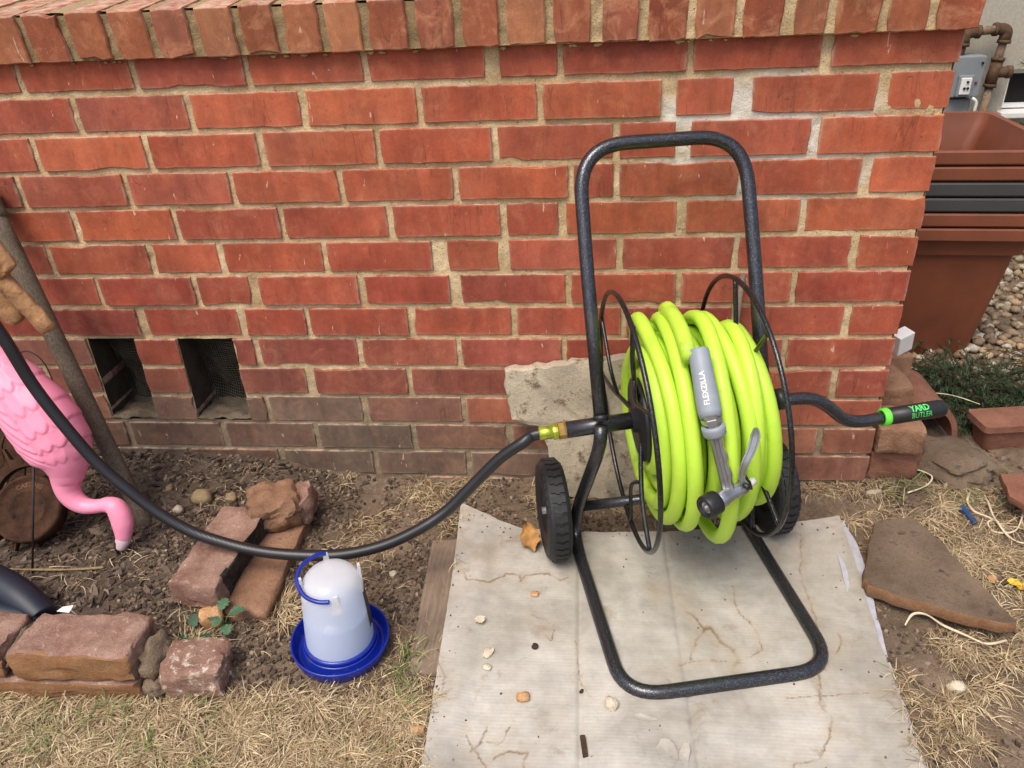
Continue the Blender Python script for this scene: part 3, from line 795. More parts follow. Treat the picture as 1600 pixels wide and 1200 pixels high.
mb = MB(); mb.lathe([(0, -.006), (.0135, -.006), (.0135, 0), (.0158, .001), (.0158, .008), (.0130, .009), (.0130, .014)], 6, mx2); mb.build('coupling_nut', MAT['zinc'], noz, smooth=False)
mb = MB(); mb.lathe([(.0128, .0125), (.0178, .0135), (.0182, .018), (.0176, .027), (.0150, .0305), (0, .031)], 28, mx2); mb.build('swivel_collar', MAT['grey'], noz)
# handle body: tapered bar with finger grooves and a channel
side_ = bx.cross(camw - n2).normalized(); fwd_ = side_.cross(bx).normalized()
if fwd_.dot(camw - n2) < 0: fwd_ = -fwd_
hs = c2; hl = (n2 - hs).length
mb = MB(); NSEG = 28
for k in range(NSEG + 1):
    t_ = k / NSEG; cpt = hs + bx * hl * t_
    wl = .0105 + .0015 * math.sin(t_ * PI * 7) * (t_ > .12) * (t_ < .85) - .001 * t_
    wr = .0098; dp = .0115 + .002 * sstep(.8, 1, t_)
    ring = []
    for (a_, b_) in ((-wl, -.55), (-wl, .45), (-wl * .75, .9), (-wl * .3, 1.0), (-wl * .18, .72), (wr * .30, .72), (wr * .42, 1.0), (wr * .8, .9), (wr, .45), (wr, -.55), (wr * .5, -.9), (-wl * .5, -.9)):
        ring.append(cpt + side_ * a_ + fwd_ * (b_ * dp))
    mb.v.extend([tuple(p) for p in ring])
for k in range(NSEG):
    for j in range(12): mb.f.append((k * 12 + j, k * 12 + (j + 1) % 12, (k + 1) * 12 + (j + 1) % 12, (k + 1) * 12 + j))
mb.f.append(tuple(range(11, -1, -1))); mb.f.append(tuple(NSEG * 12 + j for j in range(12)))
autosmooth(mb.build('nozzle_handle', MAT['zinc'], noz), 40)
# barrel with rubber tip
b0 = NL(.040, .226, .318); b1 = NL(-.026, .255, .312)
bd = (b1 - b0).normalized()
mx3, l3 = align(b0, b1)
mb = MB(); mb.lathe([(0, -.010), (.005, -.010), (.0055, -.004), (.009, 0), (.0115, .006), (.0115, .022), (.0105, .028), (.0118, l3 * .62), (.0135, l3 * .66), (.0135, l3), (.009, l3)], 26, mx3); mb.build('barrel', MAT['zinc'], noz)
mb = MB(); mb.lathe([(.0135, l3 - .010), (.0185, l3 - .009), (.0190, l3 + .004), (.0188, l3 + .012), (.0170, l3 + .0155), (.0125, l3 + .0155), (.0115, l3 + .010), (.0105, l3 + .010)], 30, mx3); mb.build('rubber_tip', MAT['black'], noz)
mb = MB(); mb.lathe([(.0110, l3 + .0105), (.0085, l3 + .0125), (.0065, l3 + .0105), (.004, l3 + .0105), (.0035, l3 + .0145), (0, l3 + .015)], 24, mx3); mb.build('spray_cone', MAT['zinc'], noz)
mb = MB(); mb.tube([b0 - bd * .016, b0 - bd * .004], .0062, 14); mb.build('adjuster_knob', MAT['white'], noz)
# squeeze lever
lv = catmull([NL(.030, .236, .325), NL(.024, .240, .345), NL(.026, .240, .368), NL(.036, .236, .392), NL(.0415, .231, .412), NL(.042, .228, .425)], 7)
wl_ = lerp_list([0, .15, .5, .8, 1], [.0042, .0046, .0062, .0075, .0030])
mb = MB(); Nn = len(lv)
for i, p in enumerate(lv):
    tn = (lv[min(i + 1, Nn - 1)] - lv[max(i - 1, 0)]).normalized(); nn = (camw - p).normalized(); sd_ = tn.cross(nn).normalized(); nn = sd_.cross(tn).normalized()
    wd = wl_(i / (Nn - 1))
    for (a_, b_) in ((-1, -.2), (-1, .8), (-.62, .9), (-.5, .2), (.5, .2), (.62, .9), (1, .8), (1, -.2)):
        mb.v.append(tuple(p + sd_ * a_ * wd + nn * b_ * .0045))
for i in range(Nn - 1):
    for j in range(8): mb.f.append((i * 8 + j, i * 8 + (j + 1) % 8, (i + 1) * 8 + (j + 1) % 8, (i + 1) * 8 + j))
mb.f.append(tuple(range(7, -1, -1))); mb.f.append(tuple((Nn - 1) * 8 + j for j in range(8)))
autosmooth(mb.build('lever', MAT['zinc'], noz), 40)
mb = MB(); mb.tube([NL(.033, .247, .329), NL(.028, .220, .327)], .004, 10); mb.tube([NL(.030, .238, .345), NL(.040, .236, .330), NL(.046, .232, .314)], .0022, 8); mb.build('lever_pin', MAT['black'], noz)

# ------------------------------------------------------------------ black supply hose
fe = cm @ RP(-.209, 0, 0); fa = (cm.to_3x3() @ AX).normalized()
hp = [(-2.35, -.22, .012), (-2.27, -.16, .10), (-2.20, -.11, .34), (-2.08, -.09, .60), (-1.93, -.13, .745), (-1.79, -.21, .775), (-1.68, -.265, .725), (-1.605, -0.285, 0.628), (-1.571, -0.288, 0.538), (-1.548, -0.29, 0.44), (-1.514, -0.295, 0.359), (-1.475, -0.3, 0.284), (-1.429, -0.305, 0.227), (-1.379, -0.31, 0.176), (-1.324, -0.315, 0.139), (-1.266, -0.318, 0.117), (-1.206, -0.32, 0.1015), (-1.146, -0.318, 0.092), (-1.074, -0.314, 0.0885), (-1.012, -0.31, 0.096), (-0.952, -0.3, 0.111), (-0.892, -0.285, 0.137), (-0.844, -0.268, 0.166), (-0.795, -0.255, 0.215), (-0.745, -0.248, 0.268), (-0.702, -0.244, 0.301)]
endp = fe - fa * .040
hp2 = [Vector(p) for p in hp] + [endp - fa * .022 + Vector((0, 0, -.002)), endp]
sup = empty('supply_hose', (-1.065, -.31, .0), 0, 'black braided rubber hose sagging from the pole to the reel inlet', 'hose')
SO = Vector(sup.location)
mb = MB(); mb.tube([p - SO for p in catmull(hp2, 8)], .0106, 16); mb.build('hose_tube', MAT['blackhose'], sup)
mx, ln = align(fe - fa * .046 - SO, fe - SO)
mb = MB(); mb.lathe([(.0106, -.003), (.0122, -.002), (.0122, .022), (.0110, .023)], 24, mx); mb.build('crimp_sleeve', MAT['greenbrass'], sup)
mb = MB(); mb.lathe([(.0110, .022), (.0142, .0225), (.0148, .026), (.0142, .031), (.0110, .0315)], 12, mx); mb.build('swivel_nut', MAT['greenbrass'], sup, smooth=False)
mb = MB(); mb.lathe([(.0110, .0315), (.0160, .032), (.0160, .042), (.0150, .0465), (.0110, .047)], 8, mx); mb.build('brass_coupling', MAT['brass'], sup, smooth=False)

# ------------------------------------------------------------------ cardboard, plank, stones under and behind the cart
def card_z(x, y):
    z = .0090 + .0030 * fbm(x * 3.1, y * 3.1, 4) + .0012 * fbm(x * 11, y * 11, 2)
    z += .0065 * sstep(-.765, -.80, x)
    for cx, dpt in ((-.600, .0042), (-.427, .0030)):
        z -= dpt * math.exp(-((x - cx + .01 * (y + .4)) / .0052) ** 2)
    z += .016 * sstep(-.62, -.76, y) * (.5 + .5 * fbm(x * 5, y * 4, 7)) + .010 * math.exp(-((x + .52) / .08) ** 2 - ((y + .66) / .05) ** 2)
    z += .012 * sstep(-.80, -.87, x) * sstep(-.2, -.07, y)
    z += .012 * sstep(-.12, -.07, x) * sstep(-.5, -.2, y) * (.6 + .4 * math.sin(y * 20))
    return z
CL = [(-.16, -.864), (-.069, -.860)]
def card_left(y): return float(np.interp(y, [-.80, -.60, -.30, -.069], [-.826, -.834, -.846, -.860])) + .0012 * fbm(y * 30, 1)
def card_right(y): return float(np.interp(y, [-.80, -.638, -.414, -.295, -.18, -.060], [-.102, -.104, -.090, -.083, -.073, -.062])) + .0022 * fbm(y * 25, 5)
def card_top(x): return float(np.interp(x, [-.862, -.80, -.719, -.55, -.40, -.2, -.061], [-.069, -.092, -.128, -.135, -.125, -.095, -.068])) + .002 * fbm(x * 25, 8)
STAINS = [([(-0.156, -0.129), (-0.185, -0.241), (-0.185, -0.291), (-0.184, -0.354), (-0.195, -0.419), (-0.209, -0.473), (-0.224, -0.536), (-0.212, -0.558), (-0.223, -0.592), (-0.249, -0.631), (-0.288, -0.643), (-0.301, -0.678)], 1.0), ([(-0.824, -0.275), (-0.816, -0.292), (-0.772, -0.292), (-0.761, -0.281), (-0.749, -0.275), (-0.742, -0.265), (-0.719, -0.269), (-0.712, -0.283), (-0.707, -0.27), (-0.682, -0.262), (-0.661, -0.263), (-0.651, -0.268), (-0.638, -0.28), (-0.624, -0.27)], 1.3), ([(-0.411, -0.344), (-0.391, -0.363), (-0.383, -0.392), (-0.4, -0.415), (-0.413, -0.457)], 1.6), ([(-0.382, -0.385), (-0.371, -0.384), (-0.359, -0.413), (-0.341, -0.433), (-0.334, -0.453), (-0.344, -0.467)], 2.6), ([(-0.316, -0.28), (-0.319, -0.337), (-0.291, -0.395), (-0.293, -0.431), (-0.328, -0.453)], 0.8), ([(-0.843, -0.48), (-0.822, -0.519), (-0.822, -0.554)], 0.8), ([(-0.774, -0.619), (-0.758, -0.645), (-0.741, -0.663), (-0.724, -0.688)], 0.9), ([(-0.743, -0.603), (-0.75, -0.634), (-0.762, -0.649)], 1.4), ([(-0.708, -0.602), (-0.716, -0.624), (-0.723, -0.632), (-0.74, -0.628)], 1.2), ([(-0.727, -0.657), (-0.709, -0.646), (-0.676, -0.646), (-0.684, -0.66), (-0.679, -0.685)], 1.3), ([(-0.155, -0.389), (-0.154, -0.403), (-0.169, -0.432)], 1.2), ([(-0.329, -0.46), (-0.392, -0.456), (-0.478, -0.48)], 0.5), ([(-0.606, -0.424), (-0.6, -0.505), (-0.579, -0.542)], 0.7), ([(-0.272, -0.526), (-0.17, -0.515), (-0.109, -0.506)], 0.6), ([(-0.688, -0.368), (-0.647, -0.389), (-0.649, -0.426), (-0.663, -0.412)], 0.7)]
NX, NY = 360, 330; card = empty('cardboard_sheet', (0, 0, 0), 0, 'flattened weathered whitish cardboard lying under the hose cart', 'cardboard')
def card_mesh(dx0, dx1, dz, y0, th, name, inset=0.0):
    mb = MB(); 
    for lay in (0, 1):
        for j in range(NY + 1):
            t_ = j / NY
            for i in range(NX + 1):
                s_ = i / NX
                ym = y0 + (-.1 - y0) * t_
                xl = card_left(ym) + dx0; xr = card_right(ym) + dx1; x = xl + (xr - xl) * s_
                y = y0 + (card_top(x) - inset - y0) * t_
                z = card_z(x, y) + dz - (th if lay else 0)
                mb.v.append((x, y, max(z, H(x, y) + .0012 + (0 if lay else th)) if not lay else z))
    n = NX + 1; K = n * (NY + 1)
    for j in range(NY):
        for i in range(NX):
            a = j * n + i; mb.f.append((a, a + 1, a + n + 1, a + n)); mb.f.append((K + a, K + a + n, K + a + n + 1, K + a + 1))
    for i in range(NX):
        mb.f.append((i, K + i, K + i + 1, i + 1)); a = NY * n + i; mb.f.append((a, a + 1, K + a + 1, K + a))
    for j in range(NY):
        a = j * n; mb.f.append((a, a + n, K + a + n, K + a)); a = j * n + NX; mb.f.append((a, K + a, K + a + n, a + n))
    o = autosmooth(mb.build(name, MAT['card'], card), 40)
    P2 = np.array([v_[:2] for v_ in mb.v[:K]]); acc = np.zeros(K); fill = np.zeros(K)
    wig = np.array([(.0032 * fbm(p[0] * 55, p[1] * 55, 1) + .0016 * fbm(p[0] * 170, p[1] * 170, 5), .0032 * fbm(p[0] * 55, p[1] * 55, 11) + .0016 * fbm(p[0] * 170, p[1] * 170, 15)) for p in P2]) ; Q2 = P2 + wig
    brk = np.array([fbm(p[0] * 28, p[1] * 28, 21) for p in P2])
    for ln_, wd in STAINS:
        A = np.array(ln_); d = np.full(K, 9.0)
        for a, b in zip(A[:-1], A[1:]):
            ab = b - a; t_ = np.clip(((Q2 - a) @ ab) / (ab @ ab), 0, 1); d = np.minimum(d, np.linalg.norm(Q2 - (a + t_[:, None] * ab), axis=1))
        acc = np.maximum(acc, np.clip(1.25 - d / (.00155 * wd), 0, 1) * np.clip(.75 + brk * 1.1, .15, 1)); fill = np.maximum(fill, np.exp(-(d / .016) ** 2) * (.35 + .12 * wd))
    full = np.zeros((len(mb.v), 4), dtype=np.float32); full[:K, 0] = acc; full[:K, 1] = fill
    at = o.data.color_attributes.new('stain', 'FLOAT_COLOR', 'POINT'); at.data.foreach_set('color', full.ravel())
    return o
card_mesh(0, 0, 0, -.78, .0035, 'top_sheet')
MAT['cardblue'] = simple('grey_liner', (.42, .42, .46), .7, var=.15, nscale=40)
# the liner that shows past the right edge
mb = MB(); n = 40
for k in range(n + 1):
    y = -.79 + k * (.79 - .075) / n; xr = card_right(y)
    wd = .006 + .010 * sstep(-.48, -.2, y) * (1 - sstep(-.15, -.08, y)) + .002 * fbm(y * 40, 3) + .006 * (1 - sstep(-.76, -.6, y))
    z = max(H(xr + wd, y) + .003, card_z(xr, y) - .006)
    mb.v += [(xr - .03, y, z), (xr + wd, y, z - .001), (xr + wd, y, z - .003), (xr - .03, y, z - .003)]
for k in range(n):
    for j in range(4): mb.f.append((k * 4 + j, k * 4 + (j + 1) % 4, (k + 1) * 4 + (j + 1) % 4, (k + 1) * 4 + j))
mb.build('under_liner', MAT['cardblue'], card, smooth=False)
# torn, peeled paper curls near the front edge
def flap(cx, cy, rx, ry, ang, lift, seed):
    mb = MB(); n = 14; rs = random.Random(seed); pr = [rs.uniform(.7, 1.2) for _ in range(n)]
    ring0 = []; ca, sa = math.cos(ang), math.sin(ang)
    for q in range(4):
        f_ = q / 3
        for k in range(n):
            a = 2 * PI * k / n; px_ = rx * pr[k] * math.cos(a) * f_; py_ = ry * pr[k] * math.sin(a) * f_
            x = cx + px_ * ca - py_ * sa; y = cy + px_ * sa + py_ * ca
            mb.v.append((x, y, card_z(x, y) + .0012 + lift * max(0, f_ * math.cos(a - 1.2)) ** 2))
    for q in range(3):
        for k in range(n): mb.f.append((q * n + k, q * n + (k + 1) % n, (q + 1) * n + (k + 1) % n, (q + 1) * n + k))
    return mb.build('torn_flap', MAT['card'], card)
for k, a in enumerate([(-.47, -.640, .014, .024, .2, .010), (-.445, -.645, .008, .022, -.1, .012), (-.50, -.577, .018, .005, -.2, .004)]): flap(*a, seed=k)

def slab(name, outline, th, mat, parent=None, jit=.003, seed=0, edge_mat=None, topnoise=.002, drop=0.0):
    """irregular flat piece: outline in x,y (local), top at z=th; rounded rim"""
    rs = random.Random(seed); pts = []
    n = len(outline)
    for i in range(n):
        a, b = Vector(outline[i]).to_2d(), Vector(outline[(i + 1) % n]).to_2d(); k = max(2, int((b - a).length / .014))
        for q in range(k):
            p = a.lerp(b, q / k); pts.append((p.x + rs.gauss(0, jit), p.y + rs.gauss(0, jit)))
    m = len(pts); cx = sum(p[0] for p in pts) / m; cy = sum(p[1] for p in pts) / m
    V_ = []; rings = [(.0, th, 1), (.35, th, 1), (.7, th, 1), (.985, th, 1), (1.0, th * .86, 0), (1.01, th * .35, 0), (.985, 0, 0)]
    F_ = []; 
    for s, z, tn in rings:
        for (x, y) in pts:
            xx, yy = cx + (x - cx) * s, cy + (y - cy) * s
            V_.append((xx, yy, z + (topnoise * fbm(xx * 30, yy * 30, seed) if tn else rs.gauss(0, jit * .3) * (z > 0))))
    for q in range(len(rings) - 1):
        for k in range(m): F_.append((q * m + k, q * m + (k + 1) % m, (q + 1) * m + (k + 1) % m, (q + 1) * m + k))
    F_.append(tuple(range(len(rings) * m - 1, (len(rings) - 1) * m - 1, -1)))
    me = bpy.data.meshes.new(name); me.from_pydata(V_, [], F_); me.update(); me.materials.append(mat)
    if edge_mat:
        me.materials.append(edge_mat)
        for pi, pg in enumerate(me.polygons):
            if pi >= 3 * m and pi < 6 * m: pg.material_index = 1
    o = link(name, me, None, parent); autosmooth(o, 45); return o

# plank below the left edge of the cardboard
o = slab('plank', [(-.905, -.170), (-.80, -.16), (-.78, -.505), (-.889, -.502)], .011, MAT['plank'], jit=.0006, seed=3)
o.location = (0, 0, -.0030); tag(o, 'thin grey-brown board poking out from under the left edge of the cardboard', 'board')

# broken concrete slab leaning on the wall behind the cart
out = [(-.757, .296), (-.762, .265), (-.758, .225), (-.748, .187), (-.712, .172), (-.684, .165), (-.676, .118), (-.668, .078), (-.648, .035), (-.628, -.005), (-.46, -.012), (-.43, .10), (-.44, .25), (-.46, .330), (-.56, .318), (-.66, .308)]
o = slab('concrete_slab', [(x + .60, z * 1.0) for x, z in out], .034, MAT['concrete'], jit=.0018, seed=5, topnoise=.006)
o.rotation_euler = (R(83.5), 0, 0); o.location = (-.60, .021, .004)
tag(o, 'broken pale concrete slab leaning on the brick wall behind the reel', 'slab')

def rock(name, loc, size, mat, seed=0, rough=.18, sub=3, rot=0.0, blocky=0.0, tilt=0.0):
    bm = bmesh.new(); bmesh.ops.create_icosphere(bm, subdivisions=sub, radius=1.0)
    for v_ in bm.verts:
        p = v_.co.copy()
        if blocky: 
            mxc = max(abs(p.x), abs(p.y), abs(p.z)); p = p.lerp(p / mxc, blocky)
        n_ = fbm(p.x * 1.3 + seed * 7.1, p.y * 1.3, p.z * 1.3, 3); n2 = fbm(p.x * 4 + seed, p.y * 4, p.z * 4, 2)
        p *= 1 + rough * n_ + rough * .3 * n2
        v_.co = Vector((p.x * size[0], p.y * size[1], p.z * size[2]))
    me = bpy.data.meshes.new(name); bm.to_mesh(me); bm.free()
    o = link(name, me, mat); o.location = loc; o.rotation_euler = (tilt, 0, rot); autosmooth(o, 50 if blocky else 180); return o

def loose_brick(name, loc, dims, rot, mat, seed=0, edge=None, rough=.0045, bev=.006, parent=None, half=False):
    """weathered brick with worn arrises; origin at its centre"""
    bm = bmesh.new(); bmesh.ops.create_cube(bm, size=1.0)
    for v_ in bm.verts: v_.co = Vector([v_.co[i] * dims[i] for i in range(3)])
    bmesh.ops.bevel(bm, geom=bm.edges[:], offset=bev, segments=2, affect='EDGES', profile=.5)
    bmesh.ops.subdivide_edges(bm, edges=[e for e in bm.edges if e.calc_length() > .02], cuts=8, use_grid_fill=True)
    for v_ in bm.verts:
        p = v_.co; k = seed * 3.7
        d = Vector((fbm(p.x * 25 + k, p.y * 25, p.z * 25), fbm(p.x * 25, p.y * 25 + k, p.z * 25 + 5), fbm(p.x * 25 + 9, p.y * 25, p.z * 25 + k)))
        v_.co = p + d * rough + Vector((fbm(p.x * 90, p.y * 90 + k, p.z * 90), 0, fbm(p.x * 90 + k, p.y * 90, p.z * 90))) * rough * .6 - Vector(p).normalized() * max(0, fbm(p.x * 45 + k, p.y * 45, p.z * 45) - .25) * rough * 2.2
    me = bpy.data.meshes.new(name); bm.to_mesh(me); bm.free(); me.materials.append(mat)
    if edge:
        me.materials.append(edge[0])
        for pg in me.polygons:
            if edge[1](pg.normal, pg.center): pg.material_index = 1
    o = link(name, me, None, parent); o.location = loc; o.rotation_euler = rot; autosmooth(o, 40); return o

# brick pieces in the planting bed
o = loose_brick('loose_brick', (-1.292, -.292, .062), (.094, .222, .060), (R(1), R(3), R(-3)), MAT['oldbrick'], 1, (MAT['blackbrick'], lambda n_, c_: n_.x > .6 and c_.y > -.08))  # one long side in a near-black material with pale spots
tag(o, 'pinkish brick with a black side lying under the black hose', 'brick')
o = loose_brick('loose_brick', (-1.215, -.270, .012), (.085, .285, .050), (0, R(4), R(2)), MAT['oldbrick2'], 2, bev=.008, rough=.004)
tag(o, 'half-buried brown brick beside the black-sided one', 'brick')
o = loose_brick('brick_chunk', (-1.236, -.152, .074), (.098, .102, .066), (R(6), R(4), R(28)), MAT['oldbrick2'], 4, bev=.013, rough=.009)
tag(o, 'broken orange-brown half brick resting behind the black-sided brick', 'brick')
o = rock('mortar_lump', (-1.192, -.118, .055), (.028, .048, .036), MAT['oldbrick'], 6, .3, 3, .2, .4)
tag(o, 'grey and pink mortar-crusted lump against the orange half brick', 'rubble')

# mortared edging in front of the bed
edg = empty('brick_edging', (-1.52, -.54, 0), 0, 'low mortared edging of old pink bricks by the dry lawn', 'edging')
EO = Vector((-1.52, -.54, 0))
om = (MAT['edgeorange'], lambda n_, c_: n_.y < -.6)
for (cx, cy, cz, dx, dy, dz, s_) in ((-1.424, -.532, .072, .205, .096, .056, 11), (-1.655, -.535, .072, .215, .096, .056, 12), (-1.50, -.535, .018, .36, .094, .044, 13), (-1.88, -.538, .072, .21, .096, .056, 14), (-1.80, -.535, .018, .22, .094, .044, 15)):
    loose_brick('brick', Vector((cx, cy, cz)) - EO, (dx, dy, dz), (0, 0, R(1.5)), MAT['oldbrick'], s_, om, bev=.005, rough=.0055, parent=edg)
mb = MB()
for (x, y, z, sx, sy, sz, sd_) in ((-1.535, -.532, .068, .011, .044, .026, 1), (-1.765, -.535, .068, .011, .044, .026, 2), (-1.308, -.530, .052, .024, .042, .034, 3), (-1.300, -.565, .020, .022, .018, .022, 4), (-1.45, -.53, .042, .2, .040, .006, 5)):
    bm = bmesh.new(); bmesh.ops.create_icosphere(bm, subdivisions=3, radius=1)
    for v_ in bm.verts: v_.co *= .95 + .42 * fbm(v_.co.x * 2.4 + sd_ * 3, v_.co.y * 2.4, v_.co.z * 2.4)
    mb.add([(x - EO.x + v_.co.x * sx, y - EO.y + v_.co.y * sy, z + v_.co.z * sz) for v_ in bm.verts], [tuple(v_.index for v_ in f.verts) for f in bm.faces]); bm.free()
mb.build('mortar', stone_mat('old_mortar', (.16, .115, .075), (.27, .205, .14), (.10, .07, .045), 30, 1.0, .55), edg)
o = loose_brick('end_brick', (-1.240, -.532, .028), (.098, .080, .066), (0, R(3), R(6)), stone_mat('crusted_brick', (.215, .112, .080), (.36, .23, .17), (.66, .58, .46), 16, 1.0, .53), 21, bev=.010, rough=.006)
tag(o, 'broken brick end with white lime crust closing the edging', 'brick')

# ------------------------------------------------------------------ poultry waterer
fx, fy = -1.016, -.455; fz = H(fx, fy) + .001
fd = empty('poultry_waterer', (fx, fy, fz), 0, 'white plastic poultry waterer with blue dish standing on bare soil', 'waterer')
fd.rotation_euler = (R(2), R(2.5), 0)
mb = MB(); mb.lathe([(0, .006), (.050, .006), (.056, .010), (.060, .016), (.062, .028), (.064, .030), (.0655, .027), (.068, .012), (.072, .010), (.077, .016), (.0815, .034), (.083, .036), (.0845, .034), (.0835, .028), (.079, .010), (.073, .002), (.06, 0), (0, 0)], 56); mb.build('dish', MAT['blue'], fd)
mb = MB(); mb.lathe([(.062, .0275), (.0635, .0335), (.0615, .0385), (.0585, .0385)], 56)
for k in range(7): pass
mb.build('locking_ring', MAT['blue'], fd)
bprof = [(.0585, .012), (.0582, .03), (.0570, .06), (.0545, .10), (.0520, .135), (.0500, .155), (.0470, .168), (.0400, .178), (.0270, .184), (.0100, .186), (0, .186)]
mb = MB(); mb.lathe(bprof, 56); bt = mb.build('bottle', MAT['bottle'], fd)
mb = MB(); mb.lathe([(0, .014), (.0578, .014), (.0576, .03), (.0564, .06), (.0541, .098), (.0536, .100), (0, .100)], 48); mb.build('water', MAT['water'], fd)
# lugs, sticker, blue handle lying on its side
for a, ln_ in ((115, .020), (205, .022), (25, .022), (-65, .010)):
    aa = R(a); mb = MB(); ca, sa = math.cos(aa), math.sin(aa)
    m = Matrix.Translation((ca * .0475, sa * .0475, .166)) @ Matrix.Rotation(aa, 4, 'Z')
    Vv = [m @ Vector(p) for p in ((-.004, -.008, -.022), (.003, -.008, -.026), (.003, .008, -.026), (-.004, .008, -.022), (-.002, -.0035, ln_), (.002, -.0035, ln_), (.002, .0035, ln_), (-.002, .0035, ln_))]
    mb.add(Vv, [(0, 1, 5, 4), (1, 2, 6, 5), (2, 3, 7, 6), (3, 0, 4, 7), (4, 5, 6, 7), (3, 2, 1, 0)]); mb.build('handle_lug', MAT['bottle'], fd, smooth=False)
hpts = [(.0475 * math.cos(R(115)), .0475 * math.sin(R(115)), .184), (-.030, .036, .1885), (-.0485, .012, .1875), (-.0500, -.016, .1805), (-.032, -.040, .173), (-.008, -.050, .171), (.0475 * math.cos(R(-65)) - .008, .0475 * math.sin(R(-65)) - .006, .1705)]
mb = MB(); mb.tube(catmull(hpts, 8), .0036, 10); mb.build('handle', MAT['blue'], fd)
mb = MB(); n = 10
for k in range(n + 1):
    a = R(-2 + k * 4.6)
    for z, rr_ in ((.062, .0573), (.09, .0556), (.13, .0528), (.148, .0513)): mb.v.append(((rr_) * math.cos(a), (rr_) * math.sin(a), z + (.006 if z < .1 else -.006) * math.sin(k * 1.3)))
for k in range(n):
    for j in range(3): mb.f.append((k * 4 + j, (k + 1) * 4 + j, (k + 1) * 4 + j + 1, k * 4 + j + 1))
mb.build('sticker', MAT['black'], fd)

# ------------------------------------------------------------------ pink flamingo
FY = -.27
fl = empty('flamingo_ornament', (-1.60, FY, .05), 0, 'pink plastic flamingo lawn ornament bending its head to the ground', 'ornament')
FO = Vector(fl.location)
body = [(-1.788, -0.1544, 0.475, 0.0073, 0.0049), (-1.76, -0.1622, 0.451, 0.0243, 0.017), (-1.727, -0.1708, 0.426, 0.0401, 0.0316), (-1.693, -0.1809, 0.396, 0.0512, 0.0439), (-1.662, -0.1934, 0.358, 0.0610, 0.0538), (-1.633, -0.2059, 0.32, 0.0660, 0.0589), (-1.612, -0.2168, 0.286, 0.0650, 0.0591), (-1.599, -0.2254, 0.26, 0.0580, 0.0543), (-1.592, -0.2324, 0.238, 0.0455, 0.0458), (-1.592, -0.2394, 0.216, 0.0330, 0.0348), (-1.596, -0.2452, 0.197, 0.0258, 0.0274), (-1.594, -0.2511, 0.178, 0.0222, 0.0237), (-1.584, -0.2562, 0.162, 0.0190, 0.0206), (-1.568, -0.2593, 0.152, 0.0160, 0.0175), (-1.549, -0.2602, 0.15, 0.0138, 0.015), (-1.531, -0.2597, 0.152, 0.0130, 0.0137), (-1.516, -0.2591, 0.154, 0.0154, 0.0156), (-1.502, -0.2608, 0.149, 0.0195, 0.0187), (-1.494, -0.2651, 0.135, 0.0214, 0.0193), (-1.491, -0.2706, 0.118, 0.0209, 0.0181), (-1.492, -0.2756, 0.101, 0.0174, 0.015), (-1.494, -0.2795, 0.088, 0.0142, 0.0119)]
def loft(sec, name, mat, parent, NPHI=72, per=9, feather=False):
    C_ = [(Vector((a, y_, b)), w_, d_) for a, y_, b, w_, d_ in sec]
    ctr = catmull([c[0] for c in C_], per); N = len(ctr); ts = np.linspace(0, len(C_) - 1, N)
    wv = np.interp(ts, range(len(C_)), [c[1] for c in C_]); dv = np.interp(ts, range(len(C_)), [c[2] for c in C_])
    for _ in range(4): 
        wv[1:-1] = .25 * wv[:-2] + .5 * wv[1:-1] + .25 * wv[2:]; dv[1:-1] = .25 * dv[:-2] + .5 * dv[1:-1] + .25 * dv[2:]
    V_ = []
    for i in range(N):
        tn = (ctr[min(i + 1, N - 1)] - ctr[max(i - 1, 0)]).normalized(); out_ = Vector((0, -1, 0)); out_ = (out_ - tn * out_.dot(tn)).normalized(); sd2 = tn.cross(out_).normalized()
        for k in range(NPHI):
            ph = 2 * PI * k / NPHI; c_, s_ = math.cos(ph), math.sin(ph)      # ph=0 faces the camera, 90 = sd2 side
            p = ctr[i] + out_ * dv[i] * c_ + sd2 * wv[i] * s_
            if feather:
                t_ = ts[i] / 9.0
                if .12 < t_ < .93:
                    env = sstep(.12, .25, t_) * (1 - sstep(.80, .93, t_))
                    lat = s_ if c_ > -.2 else (1 if s_ > 0 else -1)
                    if lat > -.05:
                        q_ = t_ * 12.0 + 4.2 * (lat + .05) ** 1.1
                        fr = q_ - math.floor(q_); rid = sstep(0, .9, fr) * (1 - sstep(.86, 1.0, fr))
                        dd = .0036 * rid
                    else:
                        row = math.floor(t_ * 9); fr2 = (lat * 3.4 + (row % 2) * .5); fr2 -= math.floor(fr2)
                        edge_ = t_ * 9 - row + 1.3 * (fr2 - .5) ** 2
                        fr = edge_ - math.floor(edge_); rid = sstep(0, .82, fr) * (1 - sstep(.84, 1.0, fr))
                        dd = .0030 * rid * sstep(-.05, -.2, lat)
                    p = p + (out_ * c_ + sd2 * s_) * dd * env
            V_.append(p - FO)
    F_ = []
    for i in range(N - 1):
        for k in range(NPHI): F_.append((i * NPHI + k, (i + 1) * NPHI + k, (i + 1) * NPHI + (k + 1) % NPHI, i * NPHI + (k + 1) % NPHI))
    F_.append(tuple(range(NPHI))); F_.append(tuple((N - 1) * NPHI + k for k in range(NPHI - 1, -1, -1)))
    mb = MB(); mb.v = [tuple(p) for p in V_]; mb.f = F_; return mb.build(name, mat, parent)
loft(body, 'body', MAT['pink'], fl, 144, 24, True)
MAT['beakw'] = simple('pale_beak', (.72, .52, .55), .45, var=.2, nscale=60); MAT['beakb'] = simple('beak_tip', (.02, .02, .022), .5)
